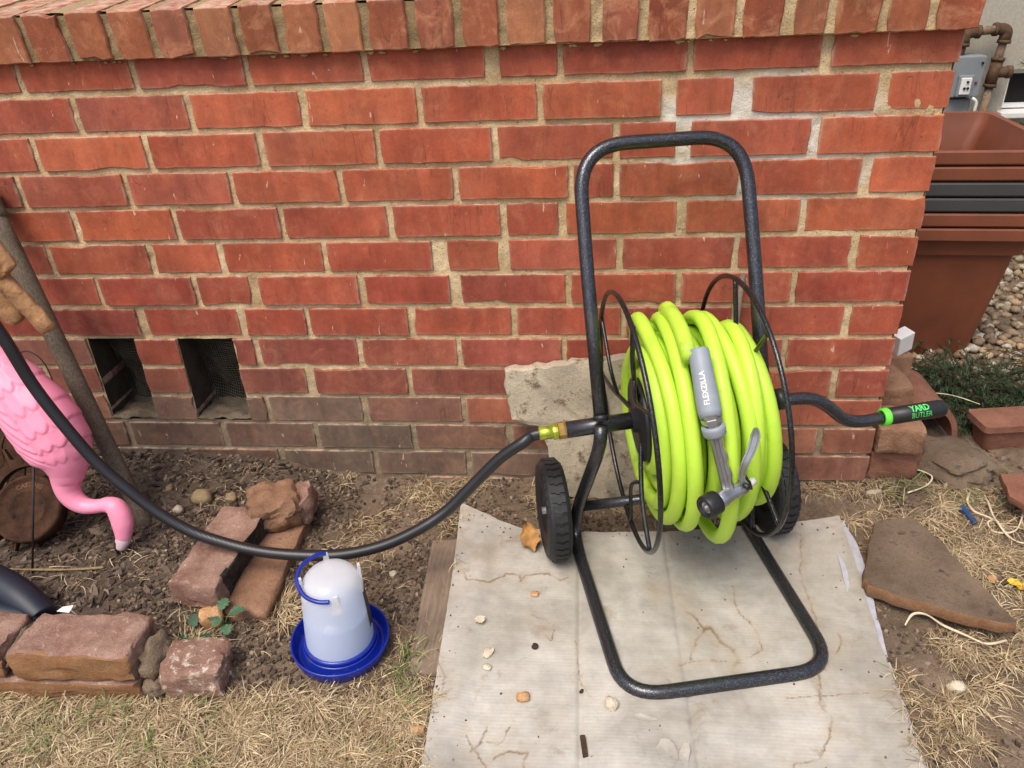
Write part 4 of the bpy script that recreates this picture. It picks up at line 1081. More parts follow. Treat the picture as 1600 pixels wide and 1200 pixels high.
loft([(-1.493, -0.2784, 0.092, 0.0148, 0.0123), (-1.497, -0.2815, 0.081, 0.0136, 0.0111), (-1.502, -0.2842, 0.072, 0.0113, 0.0088), (-1.506, -0.2858, 0.067, 0.0076, 0.0063)], 'beak', MAT['beakw'], fl, 28, 4)
loft([(-1.505, -0.2815, 0.081, 0.0057, 0.0094), (-1.508, -0.2842, 0.072, 0.0061, 0.0076), (-1.51, -0.2858, 0.063, 0.005, 0.0053), (-1.511, -0.2869, 0.054, 0.0019, 0.0025)], 'beak_tip', MAT['beakb'], fl, 20, 4)
for (top, bot) in ((Vector((-1.650, -.215, .290)), Vector((-1.651, -.359, .035))), (Vector((-1.680, -.19, .30)), Vector((-1.835, -.105, .045)))):
    mb = MB(); mb.tube([top - FO, bot - FO], .0021, 8); mb.build('leg', MAT['wirerod'], fl)
mb = MB(); mb.tube([p - FO for p in catmull([(-1.690, -.16, .420), (-1.655, -.155, .436), (-1.632, -.155, .424), (-1.618, -.16, .398), (-1.610, -.17, .350)], 6)], .0012, 6); mb.build('wire_loop', MAT['wirerod'], fl)

# ------------------------------------------------------------------ leaning tool handle and glove
pb, pt = Vector((-1.500, -.195, .030)), Vector((-1.762, .026, .650))
pole = empty('tool_handle', tuple(pb), 0, 'weathered grey wooden tool handle leaning on the wall beside the flamingo', 'tool handle')
mb = MB(); mb.tube([(pb - pb).lerp(pt - pb, t_) for t_ in np.linspace(0, 1, 24)], lerp_list([0, .1, .9, 1], [.0155, .0165, .0195, .0195]), 18); mb.build('shaft', MAT['pole'], pole)
d_ = (pt - pb).normalized(); mx, ln = align(pt - pb - d_ * .012, pt - pb + d_ * .03)
mb = MB(); mb.lathe([(.0185, 0), (.0225, .002), (.0230, .010), (.0215, .022), (.0230, .030), (.0225, .052), (.016, .060), (0, .062)], 24, mx); mb.build('knob', MAT['pole'], pole)
gl = empty('work_glove', (-1.60, -.20, .60), 0, 'worn tan leather glove hanging at the top of the tool handle', 'glove')
GO = Vector(gl.location)
def finger(pts, rr_, name='finger', flat=.62):
    mb = MB(); P2 = catmull(pts, 7); mb.tube([p - GO for p in P2], rr_, 16); o = mb.build(name, MAT['leather'], gl)
    for v_ in o.data.vertices: v_.co.y = (v_.co.y) * flat + .004 * fbm(v_.co.x * 40, v_.co.z * 40) + .002 * fbm(v_.co.x * 120, v_.co.z * 90)
    return o
finger([(-1.625, -.20, .625), (-1.592, -.205, .580), (-1.567, -.21, .540), (-1.551, -.212, .512), (-1.546, -.213, .502)], lerp_list([0, .3, .8, .95, 1], [.019, .0185, .0175, .013, .004]))
finger([(-1.645, -.19, .61), (-1.622, -.195, .56), (-1.612, -.20, .53), (-1.606, -.20, .515)], lerp_list([0, .3, .8, .95, 1], [.022, .022, .019, .013, .004]))
finger([(-1.70, -.17, .76), (-1.655, -.185, .70), (-1.622, -.195, .655), (-1.598, -.20, .620), (-1.590, -.2, .608)], lerp_list([0, .25, .7, .93, 1], [.026, .034, .030, .021, .005]), 'palm', .7)
finger([(-1.615, -.21, .70), (-1.590, -.222, .662), (-1.573, -.226, .632), (-1.568, -.226, .622)], lerp_list([0, .3, .8, .95, 1], [.018, .018, .016, .011, .003]), 'thumb')

# ------------------------------------------------------------------ rusty toothed castings
def gear(name, centre, tilt, rot, Rg, label, teeth=15, disc=True):
    g = empty(name, centre, 0, label, 'gear'); g.rotation_euler = (tilt, 0, rot)
    mb = MB(); n = teeth; V2 = []
    for k in range(n):
        for (da, rr_) in ((-.30, .70), (-.15, .74), (-.055, 1.0), (.03, 1.0), (.12, .73), (.26, .69)):
            a = 2 * PI * (k + da) / n; V2.append((Rg * rr_ * math.cos(a), Rg * rr_ * math.sin(a)))
    m = len(V2); rin = Rg * .52
    for z in (.009, -.009):
        for (x, y) in V2: mb.v.append((x, y, z * (.6 if math.hypot(x, y) > Rg * .95 else 1)))
    for z in (.007, -.007):
        for (x, y) in V2: a = math.atan2(y, x); mb.v.append((rin * math.cos(a), rin * math.sin(a), z))
    for k in range(m):
        j = (k + 1) % m
        mb.f += [(k, j, 2 * m + j, 2 * m + k), (m + j, m + k, 3 * m + k, 3 * m + j), (k, m + k, m + j, j), (2 * m + k, 2 * m + j, 3 * m + j, 3 * m + k)]
    tr_ = mb.build('toothed_ring', MAT['rust'], g, smooth=False)
    if disc: tr_.location = (-.020, .032, -.006); tr_.scale = (.95, .95, 1)
    if disc:
        mb = MB(); rd = Rg * .56
        mb.lathe([(0, .022), (rd * .46, .0215), (rd * .50, .0245), (rd * .56, .0245), (rd * .6, .0215), (rd * .88, .0215), (rd * .92, .027), (rd, .027), (rd * 1.03, .020), (rd * 1.03, -.004), (0, -.004)], 48); mb.build('disc', MAT['rust'], g)
        for a in (R(25), R(205)):
            mb = MB(); mb.lathe([(0, .0222), (.006, .0222), (.006, .0228), (0, .0228)], 14, Matrix.Translation((rd * .48 * math.cos(a), rd * .48 * math.sin(a), 0))); mb.build('bolt_hole', MAT['dark'], g)
        me = text_mesh('CASTING', .0125, .0003)
        w_ = max(v_.co.x for v_ in me.vertices)
        for v_ in me.vertices:
            a = R(90) - (v_.co.x - w_ / 2) / (rd * .70); rr_ = rd * .66 + v_.co.y; v_.co = Vector((rr_ * math.cos(a), rr_ * math.sin(a), .0222))
        me.update(); MAT.setdefault('rustl', stone_mat('rust_light', (.13, .06, .03), (.18, .085, .045), None, 30)); link('lettering', me, MAT['rustl'], g, smooth=False)
    else:
        mb = MB(); mb.lathe([(Rg * .52, .004), (Rg * .2, .010), (0, .010)], 30); mb.build('disc', MAT['rust'], g)
    return g
gear('rusty_gear', (-1.700, -.235, .118), R(46), R(8), .118, 'rusty toothed iron wheel with a lettered disc under the flamingo')
gear('rusty_gear', (-1.85, -.03, .125), R(64), R(4), .105, 'rusty toothed iron wheel leaning on the wall behind the lettered one', 15, False)

# navy rubber glove at the left edge
ng = empty('rubber_glove', (-1.63, -.45, .06), 0, 'dark navy rubber glove lying behind the brick edging', 'glove')
NO = Vector(ng.location)
for nm, pts, rr_ in (('finger', [(-1.74, -.40, .10), (-1.665, -.415, .098), (-1.60, -.44, .085), (-1.555, -.462, .066), (-1.545, -.468, .062)], lerp_list([0, .5, .85, .95, 1], [.030, .029, .024, .015, .004])),
                     ('finger', [(-1.76, -.455, .09), (-1.68, -.465, .08), (-1.61, -.470, .070), (-1.56, -.470, .062), (-1.55, -.470, .060)], lerp_list([0, .5, .85, .95, 1], [.026, .025, .021, .014, .004])),
                     ('cuff', [(-1.92, -.40, .11), (-1.82, -.415, .105), (-1.74, -.425, .10), (-1.70, -.43, .095)], lerp_list([0, .5, 1], [.05, .048, .03]))):
    mb = MB(); mb.tube([p - NO for p in catmull(pts, 8)], rr_, 18); mb.build(nm, MAT['navy'], ng)
o = slab('paper_scrap', [(-.014, -.004), (.010, -.006), (.013, .008), (-.006, .004)], .0012, MAT['white'], jit=.0002, topnoise=0); o.location = (-1.497, -.468, .088); o.rotation_euler = (R(25), 0, 0); tag(o, 'small white paper scrap behind the edging bricks', 'paper')

# ------------------------------------------------------------------ corner behind the wall: loose bricks, pots, shrub
for (loc, dm, rz, mt, sd_, lab) in (
    ((.088, .118, .108), (.098, .110, .062), R(-3), 'oldbrick2', 31, 'pale-topped brick end jutting past the wall corner at ground level'),
    ((.085, .150, .036), (.108, .150, .074), R(2), 'terra', 32, 'dark red rounded brick at the very bottom of the wall corner'),
    ((.105, .240, .100), (.092, .190, .056), R(-2), 'oldbrick', 33, 'red brick in the small stack behind the wall corner'),
    ((.105, .245, .036), (.100, .20, .070), R(4), 'oldbrick', 35, 'lowest brick of the small stack behind the wall corner'),
    ((.092, .262, .158), (.085, .19, .054), R(3), 'oldbrick2', 34, 'grey-brown topmost brick of the stack behind the wall corner')):
    o = loose_brick('loose_brick', loc, dm, (0, 0, rz), MAT[mt], sd_, bev=.007, rough=.004); tag(o, lab, 'brick')
mb = MB(); mb.box((-.022, -.016, 0), (.022, .016, .052), bev=.002)
o = mb.build('white_block', MAT['white'], None, smooth=False); o.location = (.160, .345, .190); o.rotation_euler = (R(8), R(-12), R(28)); tag(o, 'small white box standing on the brick stack by the pots', 'box')
mb = MB(); mb.box((.115, .315, .0), (.185, .385, .186), bev=.006); o = mb.build('stone_block', MAT['oldbrick2'], None, smooth=False); tag(o, 'grey stone block hidden behind the corner bricks', 'stone')

def rrect(hx, hy, r_, n=6):
    pts = []
    for cx, cy, a0 in ((hx - r_, hy - r_, 0), (-hx + r_, hy - r_, 90), (-hx + r_, -hy + r_, 180), (hx - r_, -hy + r_, 270)):
        for k in range(n + 1):
            a = R(a0 + 90 * k / n); pts.append((cx + r_ * math.cos(a), cy + r_ * math.sin(a)))
    return pts
def square_pot(z0, hw, hgt, mat, label):
    prof = [(hw, .0), (hw + .004, -.004), (hw + .004, -.030), (hw + .001, -.034), (hw - .012, -.034), (hw - .018, -.040), (hw - .024, -.078), (hw - .036, -.082), (hw - .075, -hgt), (hw - .079, -hgt), (hw - .079, -hgt + .006), (hw - .045, -.085), (hw - .020, -.030), (hw - .014, -.002)]
    mb = MB(); n = 28
    for (h_, z) in prof: mb.v += [(x, y, z) for x, y in rrect(h_, h_, .03)]
    m = len(prof)
    for i in range(m):
        j = (i + 1) % m
        for k in range(n): mb.f.append((i * n + k, i * n + (k + 1) % n, j * n + (k + 1) % n, j * n + k))
    mb.f.append(tuple(8 * n + k for k in range(n))); mb.f.append(tuple(10 * n + k for k in range(n)))
    o = autosmooth(mb.build('planter_pot', mat), 30); o.location = (.315, .845, z0); o.rotation_euler = (0, 0, R(-4)); tag(o, label, 'planter', 'stacked square planters'); return o
PH = .395
zt = H(.3, .85) + PH - .005
labs = ['lowest terracotta-brown square planter, bottom of the nested stack', 'second terracotta-brown planter from the bottom of the stack', 'lower of the two grey planters in the stack', 'upper of the two grey planters in the stack', 'terracotta-brown planter just above the grey ones', 'topmost terracotta-brown planter of the stack, open and empty']
for k in range(6): square_pot(zt + .0385 * k, .255, PH, MAT['potgrey'] if k in (2, 3) else MAT['pot'], labs[k])

# curved terracotta piece and trough behind the crank handle
mb = MB(); n = 22
for k in range(n + 1):
    a = PI * k / n; 
    for (rr_, yy) in ((.066, -.012), (.078, -.012), (.078, .16), (.066, .16)): mb.v.append((.198 + rr_ * math.cos(a), .225 + yy, .02 + rr_ * math.sin(a) * 1.25))
for k in range(n):
    for j in range(4): mb.f.append((k * 4 + j, k * 4 + (j + 1) % 4, (k + 1) * 4 + (j + 1) % 4, (k + 1) * 4 + j))
mb.f += [(0, 1, 2, 3), (n * 4 + 3, n * 4 + 2, n * 4 + 1, n * 4)]
tag(autosmooth(mb.build('clay_tile', MAT['terra'])), 'curved terracotta roof tile behind the crank grip', 'tile')
mb = MB()
for (h1, h2, z) in ((.085, .028, 0), (.098, .036, .058), (.106, .042, .058), (.106, .042, .074), (.098, .036, .074), (.094, .033, .0745), (.05, .016, .0750)): mb.v += [(x, y, z) for x, y in rrect(h1, h2, .012, 3)]
n = 16
for i in range(6):
    for k in range(n): mb.f.append((i * n + k, i * n + (k + 1) % n, (i + 1) * n + (k + 1) % n, (i + 1) * n + k))
mb.f.append(tuple(range(n - 1, -1, -1))); mb.f.append(tuple(6 * n + k for k in range(n)))
o = autosmooth(mb.build('edging_block', MAT['terra']), 30); o.location = (.418, .235, H(.42, .235) - .004); o.rotation_euler = (0, 0, R(7)); tag(o, 'long brown edging block on the gravel at the right edge', 'edging')
o = rock('field_stone', (.232, .135, .012), (.075, .090, .034), MAT['flag'], 8, .25, 4, .5, .2); tag(o, 'flat brown stone half sunk in dirt near the wall corner', 'stone')

def leaf_blade(mb, p, d, ln_, wd, up, col, droop=.3, seg=3):
    """a narrow folded leaf / needle strip"""
    d = d.normalized(); sd2 = d.cross(up); sd2 = sd2.normalized() if sd2.length > 1e-4 else Vector((1, 0, 0)); b = len(mb.v)
    for k in range(seg + 1):
        t_ = k / seg; c_ = p + d * ln_ * t_ - Vector((0, 0, 1)) * droop * ln_ * t_ * t_; w_ = wd * (1 - t_ ** 2) * .5 + wd * .04
        mb.v += [tuple(c_ - sd2 * w_), tuple(c_ + sd2 * w_)]; mb.c += [col, col]
    for k in range(seg): mb.f.append((b + 2 * k, b + 2 * k + 1, b + 2 * k + 3, b + 2 * k + 2))

def feathery_shrub(name, base, stems, ln_, spread, label, col0, cat='shrub', upz=.75, dens=46, nl=.020):
    g = empty(name, base, 0, label, cat); ms = MB(); ml = MB(); rs = random.Random(len(label))
    for k in range(stems):
        a = rs.uniform(0, 2 * PI); L_ = ln_ * rs.uniform(.55, 1.1)
        d = Vector((math.cos(a) * spread, math.sin(a) * spread, upz * rs.uniform(.5, 1.2))).normalized()
        p0 = Vector((rs.gauss(0, .03), rs.gauss(0, .03), 0)); pts = [p0 + d * L_ * t_ - Vector((0, 0, .35 * L_ * t_ * t_)) for t_ in np.linspace(0, 1, 8)]
        ms.tube(pts, lerp_list([0, 1], [.0022, .0006]), 5)
        for q in range(dens):
            t_ = .12 + .88 * (q / dens); i_ = min(6, int(t_ * 7)); pp = pts[i_].lerp(pts[i_ + 1], t_ * 7 - i_); ax = (pts[i_ + 1] - pts[i_]).normalized()
            rd = Vector((rs.gauss(0, 1), rs.gauss(0, 1), rs.gauss(0, 1))); rd = (rd - ax * rd.dot(ax)).normalized()
            c_ = tuple(np.array(col0) * rs.uniform(.5, 1.5))
            leaf_blade(ml, pp, rd * .9 + ax * .8, nl * rs.uniform(.6, 1.3) * (1.15 - .5 * t_), .0022, Vector((0, 0, 1)), c_, .25, 2)
    ms.build('stems', MAT['bark'], g); ml.build('foliage', MAT['leafy'], g, smooth=False); return g
gp = [(.30, .42, 52, .20), (.375, .45, 56, .21), (.46, .43, 52, .19), (.54, .40, 44, .17), (.36, .345, 40, .14), (.62, .52, 36, .18), (.24, .47, 36, .19)]
labs = ['dark feathery shrub against the front of the pot stack', 'middle feathery shrub clump below the pots', 'feathery shrub clump right of the middle one, at the edge of the gravel', 'rightmost low feathery shrub spilling onto the gravel', 'lowest sprig of dark shrub in front of the pots', 'feathery green sprig beside the right side of the pots', 'dark sprigs tucked between wall corner and pots']
for (x, y, n, l_), lb in zip(gp, labs): feathery_shrub('low_shrub', (x, y, H(x, y) - .004), n, l_, 1.0, lb, (.026, .055, .018), dens=44)
# small leafy weed by the pots
def broad_leaf(mb, p, d, ln_, wd, up, col, lobes=0, curl=.15):
    d = d.normalized(); s_ = d.cross(up).normalized(); u_ = s_.cross(d); n = 18; b = len(mb.v)
    prof = []
    for k in range(n + 1):
        t_ = k / n; w_ = wd * math.sin(PI * min(1, t_ * .96 + .04)) ** .8
        if lobes: w_ *= .50 + .60 * abs(math.sin(t_ * PI * lobes + .4))
        prof.append((t_, w_))
    for t_, w_ in prof:
        c_ = p + d * ln_ * t_ - u_ * curl * ln_ * t_ * t_
        mb.v += [tuple(c_ - s_ * w_ + u_ * w_ * .25), tuple(c_), tuple(c_ + s_ * w_ + u_ * w_ * .25)]; mb.c += [col, tuple(x * .8 for x in col), col]
    for k in range(n):
        q = b + 3 * k; mb.f += [(q, q + 1, q + 4, q + 3), (q + 1, q + 2, q + 5, q + 4)]
def weed(name, base, leaves, label, col):
    g = empty(name, base, 0, label, 'weed'); 
    for (dx, dy, dz, ln_, wd, a, el) in leaves:
        tip = Vector((dx, dy, dz)); ms = MB(); ms.tube(catmull([Vector((0, 0, 0)), tip * .5 + Vector((0, 0, .006)), tip], 5), .0012, 6); st = ms.build('stem', MAT['greenstem'], g)
        ml = MB(); dd = Vector((math.cos(a) * math.cos(el), math.sin(a) * math.cos(el), math.sin(el)))
        broad_leaf(ml, tip, dd, ln_ * .85, wd * .85, Vector((0, 0, 1)), tuple(np.array(col) * random.uniform(.8, 1.25)), 4); ml.build('leaf', MAT['leafy'], st)
    return g
weed('weed', (-1.238, -.432, H(-1.238, -.432)), [(-.004, .012, .035, .030, .014, 1.6, .35), (.014, .004, .034, .034, .015, .35, .25), (.008, -.012, .022, .030, .014, -.9, .1), (-.006, -.004, .03, .026, .013, 2.9, .3), (.002, -.006, .03, .024, .012, -2.0, .2)], 'small jagged-leaved green weed beside the orange stone', (.085, .170, .090))
weed('weed', (-1.283, -.455, H(-1.283, -.455)), [(0, .006, .022, .030, .013, 1.9, .6), (.012, -.004, .010, .026, .011, -.2, .1), (-.008, -.006, .010, .024, .011, 3.4, .1)], 'darker green weed growing from the straw tuft by the edging', (.035, .085, .035))
weed('weed', (.185, .43, H(.185, .43)), [(.0, .0, .16, .030, .010, 2.6, -.2), (.015, .0, .175, .030, .010, .3, .1), (.01, -.01, .15, .028, .009, -.9, -.4), (-.01, .0, .12, .028, .009, 3.2, -.4)], 'tall thin-stemmed seedling beside the white box', (.07, .12, .06))
o = rock('small_stone', (-1.262, -.425, H(-1.262, -.425) + .014), (.021, .017, .019), MAT['orangepebble'], 3, .25, 3, .3, .4); tag(o, 'small orange-brown stone beside the jagged weed', 'stone')

# ------------------------------------------------------------------ house wall far behind the corner
hw = empty('house_wall', (1.2, 1.9, 0), 0, 'beige pebbledash house wall behind the pots with a low window', 'wall')
HWO = Vector((1.2, 1.9, 0))
mb = MB()
for (a, b) in (((.1, 1.9, -.1), (1.015, 2.1, 3.2)), ((1.62, 1.9, -.1), (5.0, 2.1, 3.2)), ((1.015, 1.9, .60), (1.62, 2.1, 3.2)), ((1.015, 1.9, -.1), (1.62, 2.1, .445))): mb.box(Vector(a) - HWO, Vector(b) - HWO)
mb.build('stucco', MAT['stucco'], hw, smooth=False)
mb = MB(); mb.box(Vector((1.015, 1.96, .445)) - HWO, Vector((1.62, 1.975, .60)) - HWO); wi = mb.build('window', MAT['dark'], hw, smooth=False)
mb = MB()
for (a, b) in (((1.018, 1.93, .455), (1.034, 1.958, .598)), ((1.6, 1.93, .455), (1.617, 1.958, .598)), ((1.034, 1.93, .582), (1.6, 1.958, .598)), ((1.034, 1.93, .455), (1.6, 1.958, .470))): mb.box(Vector(a) - HWO, Vector(b) - HWO)
mb.build('frame', MAT['white'], wi, smooth=False)
mb = MB(); mb.box(Vector((1.0, 1.855, .428)) - HWO, Vector((1.65, 1.955, .450)) - HWO, bev=.004); mb.build('sill', MAT['white'], wi, smooth=False)
# gas pipe
gp_ = empty('gas_pipe', (.92, 1.84, 0), 0, 'rusty gas pipe with threaded elbows running up the house wall', 'pipe')
PO = Vector((.92, 1.84, 0))
def pipe(a, b, r_, mt, nm='pipe_run'):
    mb = MB(); mb.tube([Vector(a) - PO, Vector(b) - PO], r_, 16); return mb.build(nm, MAT[mt], gp_)
pipe((.80, 1.84, .742), (.935, 1.84, .748), .0145, 'pipe'); pipe((.937, 1.84, .742), (.925, 1.84, .60), .0145, 'pipe'); pipe((.925, 1.84, .60), (.905, 1.84, -.05), .0145, 'pipe'); pipe((.795, 1.84, .745), (.785, 1.84, .62), .016, 'fitting')
def elbow(p, d1, d2):
    p = Vector(p) - PO; mb = MB(); mb.tube(fillet([p + Vector(d1) * .045, p, p + Vector(d2) * .045], .03, 7), .0205, 16)
    for d in (d1, d2): mb.tube([p + Vector(d) * .036, p + Vector(d) * .048], .0235, 16)
    mb.build('elbow', MAT['fitting'], gp_)
elbow((.938, 1.84, .748), (-1, 0, 0), (-.05, 0, -1)); elbow((.795, 1.84, .742), (1, 0, 0), (-.05, 0, -1))
mb = MB(); p = Vector((.927, 1.84, .600)) - PO; mb.tube([p + Vector((.004, 0, .05)), p - Vector((.004, 0, .05))], .0205, 16); mb.tube([p, p + Vector((.055, 0, 0))], .0195, 16); mb.tube([p + Vector((.004, 0, .052)), p + Vector((.003, 0, .040))], .0235, 16); mb.tube([p - Vector((.004, 0, .052)), p - Vector((.003, 0, .040))], .0235, 16); mb.tube([p + Vector((.045, 0, 0)), p + Vector((.06, 0, 0))], .023, 16); mb.build('tee_fitting', MAT['fitting'], gp_)
# outlet box
eb = empty('electrical_box', (.83, 1.86, .52), 0, 'grey outdoor electrical box with an outlet on the house wall', 'electrical box'); BO = Vector((.83, 1.86, .52))
mb = MB(); mb.box(Vector((.755, 1.80, .520)) - BO, Vector((.873, 1.90, .664)) - BO, bev=.005); mb.build('housing', MAT['boxgrey'], eb, smooth=False)
mb = MB(); mb.box(Vector((.785, 1.785, .524)) - BO, Vector((.838, 1.80, .600)) - BO, bev=.004); pn = mb.build('outlet_cover', MAT['boxgrey'], eb, smooth=False)
mb = MB(); mb.box(Vector((.792, 1.778, .533)) - BO, Vector((.829, 1.7855, .592)) - BO, bev=.003); mb.build('outlet', MAT['white'], pn, smooth=False)
for (x, z, mt) in ((.814, .578, 'dark'), (.806, .556, 'dark'), (.818, .556, 'dark'), (.852, .573, 'pot'), (.860, .640, 'dark')):
    mb = MB(); yy = 1.777 if x < .83 else 1.798; mb.lathe([(0, 0), (.0045, 0), (.0045, .004), (0, .004)], 10, Matrix.Translation(Vector((x, yy, z)) - BO) @ Matrix.Rotation(R(90), 4, 'X')); mb.build('screw', MAT[mt], eb)
mb = MB(); mb.box(Vector((.77, 1.82, .40)) - BO, Vector((.862, 1.90, .512)) - BO, bev=.012); mb.build('meter_body', MAT['boxgrey'], eb, smooth=False)
mb = MB(); mb.tube([p_ - BO for p_ in fillet([(.853, 1.80, .516), (.872, 1.80, .505), (.872, 1.80, .40)], .015, 6)], .006, 8); mb.build('conduit', MAT['white'], eb)
# conifer at the frame edge
ct = empty('conifer', (.98, 1.25, H(.98, 1.25)), 0, 'green conifer whose branch tip reaches in front of the gas pipe', 'tree')
ms = MB(); ms.tube([Vector((0, 0, -.02)), Vector((.01, 0, .5)), Vector((0, .01, 1.3))], lerp_list([0, 1], [.03, .008]), 10); ms.build('trunk', MAT['bark'], ct)
ml = MB(); rs = random.Random(5); mbr = MB()
for k in range(90):
    z = rs.uniform(.22, 1.28); a = rs.uniform(0, 2 * PI); L_ = .28 * (1.45 - z) / 1.0 + .02
    if k < 3: z = (.60, .66, .70)[k]; a = R((172, 184, 165)[k]); L_ = (.245, .250, .225)[k]
    elif math.cos(a) < -.2: L_ *= .62
    d = Vector((math.cos(a), math.sin(a), .35)); pts = [Vector((0, 0, z)) + d * L_ * t_ for t_ in np.linspace(0, 1, 8)]; mbr.tube(pts, lerp_list([0, 1], [.004, .001]), 5)
    for q in range(150):
        t_ = .2 + .8 * q / 150; pp = Vector((0, 0, z)) + d * L_ * t_; rd = Vector((rs.gauss(0, 1), rs.gauss(0, 1), rs.gauss(0, 1))).normalized()
        leaf_blade(ml, pp, rd + d * .8, .030 * rs.uniform(.6, 1.2), .0030, Vector((0, 0, 1)), tuple(np.array((.045, .105, .030)) * rs.uniform(.5, 1.5)), .1, 2)
mbr.build('branches', MAT['bark'], ct); ml.build('crown', MAT['leafy'], ct, smooth=False)

# ------------------------------------------------------------------ flagstone, raffia, shards, pebbles
o = slab('flagstone', [(-.082, -.300), (-.088, -.285), (-.015, -.120), (.062, -.102), (.085, -.16), (.130, -.385), (.118, -.392), (.048, -.368), (-.06, -.318)], .024, MAT['flag'], jit=.0016, seed=9, edge_mat=MAT['flagedge'], topnoise=.0025)
o.location = (0, 0, .012); o.rotation_euler = (R(-1.0), R(-1.5), 0); tag(o, 'flat triangular brown flagstone lying beside the cardboard', 'stone')
def ribbon(name, pts, wd, mat, label, cat, lift=.004, flat=.35):
    P2 = catmull([Vector((x, y, H(x, y) + lift + z)) for x, y, z in pts], 8); mb = MB(); mb.tube(P2, lambda t_: wd * (.45 + .35 * abs(math.sin(t_ * 9 + wd * 900))), 6)
    c_ = P2[len(P2) // 2]; o = mb.build(name, mat)
    for v_ in o.data.vertices: v_.co -= c_
    o.location = c_; tag(o, label, cat); return o
ribbon('raffia_strip', [(-.033, -.358, .004), (-.018, -.345, .014), (.004, -.347, .016), (.03, -.359, .010), (.059, -.379, .008), (.088, -.393, .006), (.124, -.384, .004)], .0032, MAT['raffia'], 'long pale dried stalk curving in front of the flagstone', 'straw strip')
ribbon('raffia_strip', [(.262, .021, .004), (.250, -.02, .010), (.240, -.06, .012), (.238, -.09, .010), (.245, -.12, .006), (.267, -.133, .004), (.30, -.12, .004)], .0030, MAT['raffia'], 'white raffia strand curling past the blue fragment', 'straw strip')
ribbon('raffia_strip', [(.322, .012, .012), (.312, -.03, .016), (.29, -.072, .012), (.262, -.104, .008), (.225, -.106, .006), (.22, -.085, .005), (.235, -.07, .005)], .0028, MAT['raffia'], 'tan raffia loop lying over the curved clay shard', 'straw strip')
ribbon('raffia_strip', [(.229, .02, .006), (.212, -.01, .006), (.213, -.04, .008), (.232, -.055, .006), (.247, -.075, .004)], .0035, MAT['raffia'], 'short white raffia strand beside the blue fragment', 'straw strip')
ribbon('raffia_strip', [(.10, .085, .004), (.135, .10, .012), (.17, .075, .012), (.15, .045, .008), (.10, .015, .004)], .0026, MAT['raffia'], 'pale raffia arc on the dirt below the wall corner', 'straw strip')
ribbon('raffia_strip', [(.245, .36, .05), (.30, .33, .06), (.355, .30, .055)], .0016, MAT['raffia'], 'thin dry stalk lying across the dark shrub', 'straw strip')
ribbon('twig', [(-1.84, -.335, .004), (-1.717, -.343, .006), (-1.637, -.345, .004), (-1.575, -.339, .005), (-1.518, -.326, .003)], .0034, MAT['husk'], 'long thin twig lying on the mulch below the rusty wheel', 'twig')
o = slab('clay_shard', [(.285, .025), (.345, .015), (.36, -.06), (.335, -.10), (.290, -.080), (.272, -.045)], .016, MAT['terra'], jit=.0012, seed=12); o.location = (0, 0, H(.31, -.03) - .002); o.rotation_euler = (R(4), R(-6), 0); o.location.z += .02; tag(o, 'curved terracotta pot shard under the tan raffia loop', 'shard')
o = slab('plastic_fragment', [(-.008, .022), (.004, .026), (.010, -.020), (-.004, -.026)], .006, simple('faded_blue', (.02, .055, .14), .5), jit=.0004, topnoise=0); o.location = (.193, -.057, H(.193, -.057) + .008); o.rotation_euler = (R(12), R(10), R(12)); tag(o, 'small dark blue plastic fragment in the dry grass', 'fragment')
def crumpled_leaf(loc, ln_, wd, mat, rot, label, seed=0, curl=.5):
    mb = MB(); n, m = 16, 10; rs = random.Random(seed)
    for i in range(n + 1):
        t_ = i / n; w_ = wd * math.sin(PI * (t_ * .94 + .04)) ** .7 * (1 + .18 * math.sin(t_ * 19 + seed))
        for j in range(m + 1):
            s_ = j / m * 2 - 1
            mb.v.append((s_ * w_, (t_ - .5) * ln_, .005 + curl * wd * s_ * s_ * (.6 + .4 * math.sin(t_ * 5 + seed)) + .22 * wd * fbm(s_ * 2 + seed, t_ * 4, 3)))
    for i in range(n):
        for j in range(m): a = i * (m + 1) + j; mb.f.append((a, a + 1, a + m + 2, a + m + 1))
    o = mb.build('fallen_leaf', mat); o.location = loc; o.rotation_euler = rot; tag(o, label, 'leaf'); return o
crumpled_leaf((-.700, -.175, .018), .062, .020, MAT['dryleaf'], (R(16), R(-12), R(14)), 'crumpled brown dry leaf against the left cart wheel', 2, .8)
crumpled_leaf((.197, -.262, H(.197, -.262) + .004), .040, .014, MAT['yellowleaf'], (R(8), R(6), R(70)), 'bright yellow leaf on the dirt at the right edge', 4, .3)
crumpled_leaf((-.779, -.393, .014), .018, .010, MAT['palepebble'], (0, 0, R(40)), 'tiny yellow lobed leaf flake on the cardboard', 6, .2)
def cz(x, y): return max(card_z(x, y), H(x, y) + .0045)
for (x, y, sx, sy, sz, mt, lab) in (
    (-.757, -.460, .0085, .0115, .004, 'palepebble', 'pale pointed stone chip on the cardboard, larger of the pair'),
    (-.755, -.490, .0078, .0062, .004, 'palepebble', 'small white stone chip just below the pointed one on the cardboard'),
    (-.684, -.320, .0078, .0068, .004, 'orangepebble', 'small tan stone chip nearest the left wheel on the cardboard'),
    (-.677, -.443, .0058, .0052, .005, 'bark', 'dark brown seed on the cardboard'),
    (-.690, -.549, .0115, .0085, .007, 'orangepebble', 'orange pebble alone on the lower left of the cardboard'),
    (-.549, -.557, .0105, .0110, .009, 'palepebble', 'cream pebble by the front bar of the cart base'),
    (-.596, -.529, .0042, .0030, .003, 'bark', 'tiny dark speck of grit between the orange and cream pebbles')):
    o = rock('pebble', (x, y, cz(x, y) + sz * .75), (sx, sy, sz), MAT[mt], int(abs(x) * 1000), .3, 2, x * 9, .3); tag(o, lab, 'pebble')
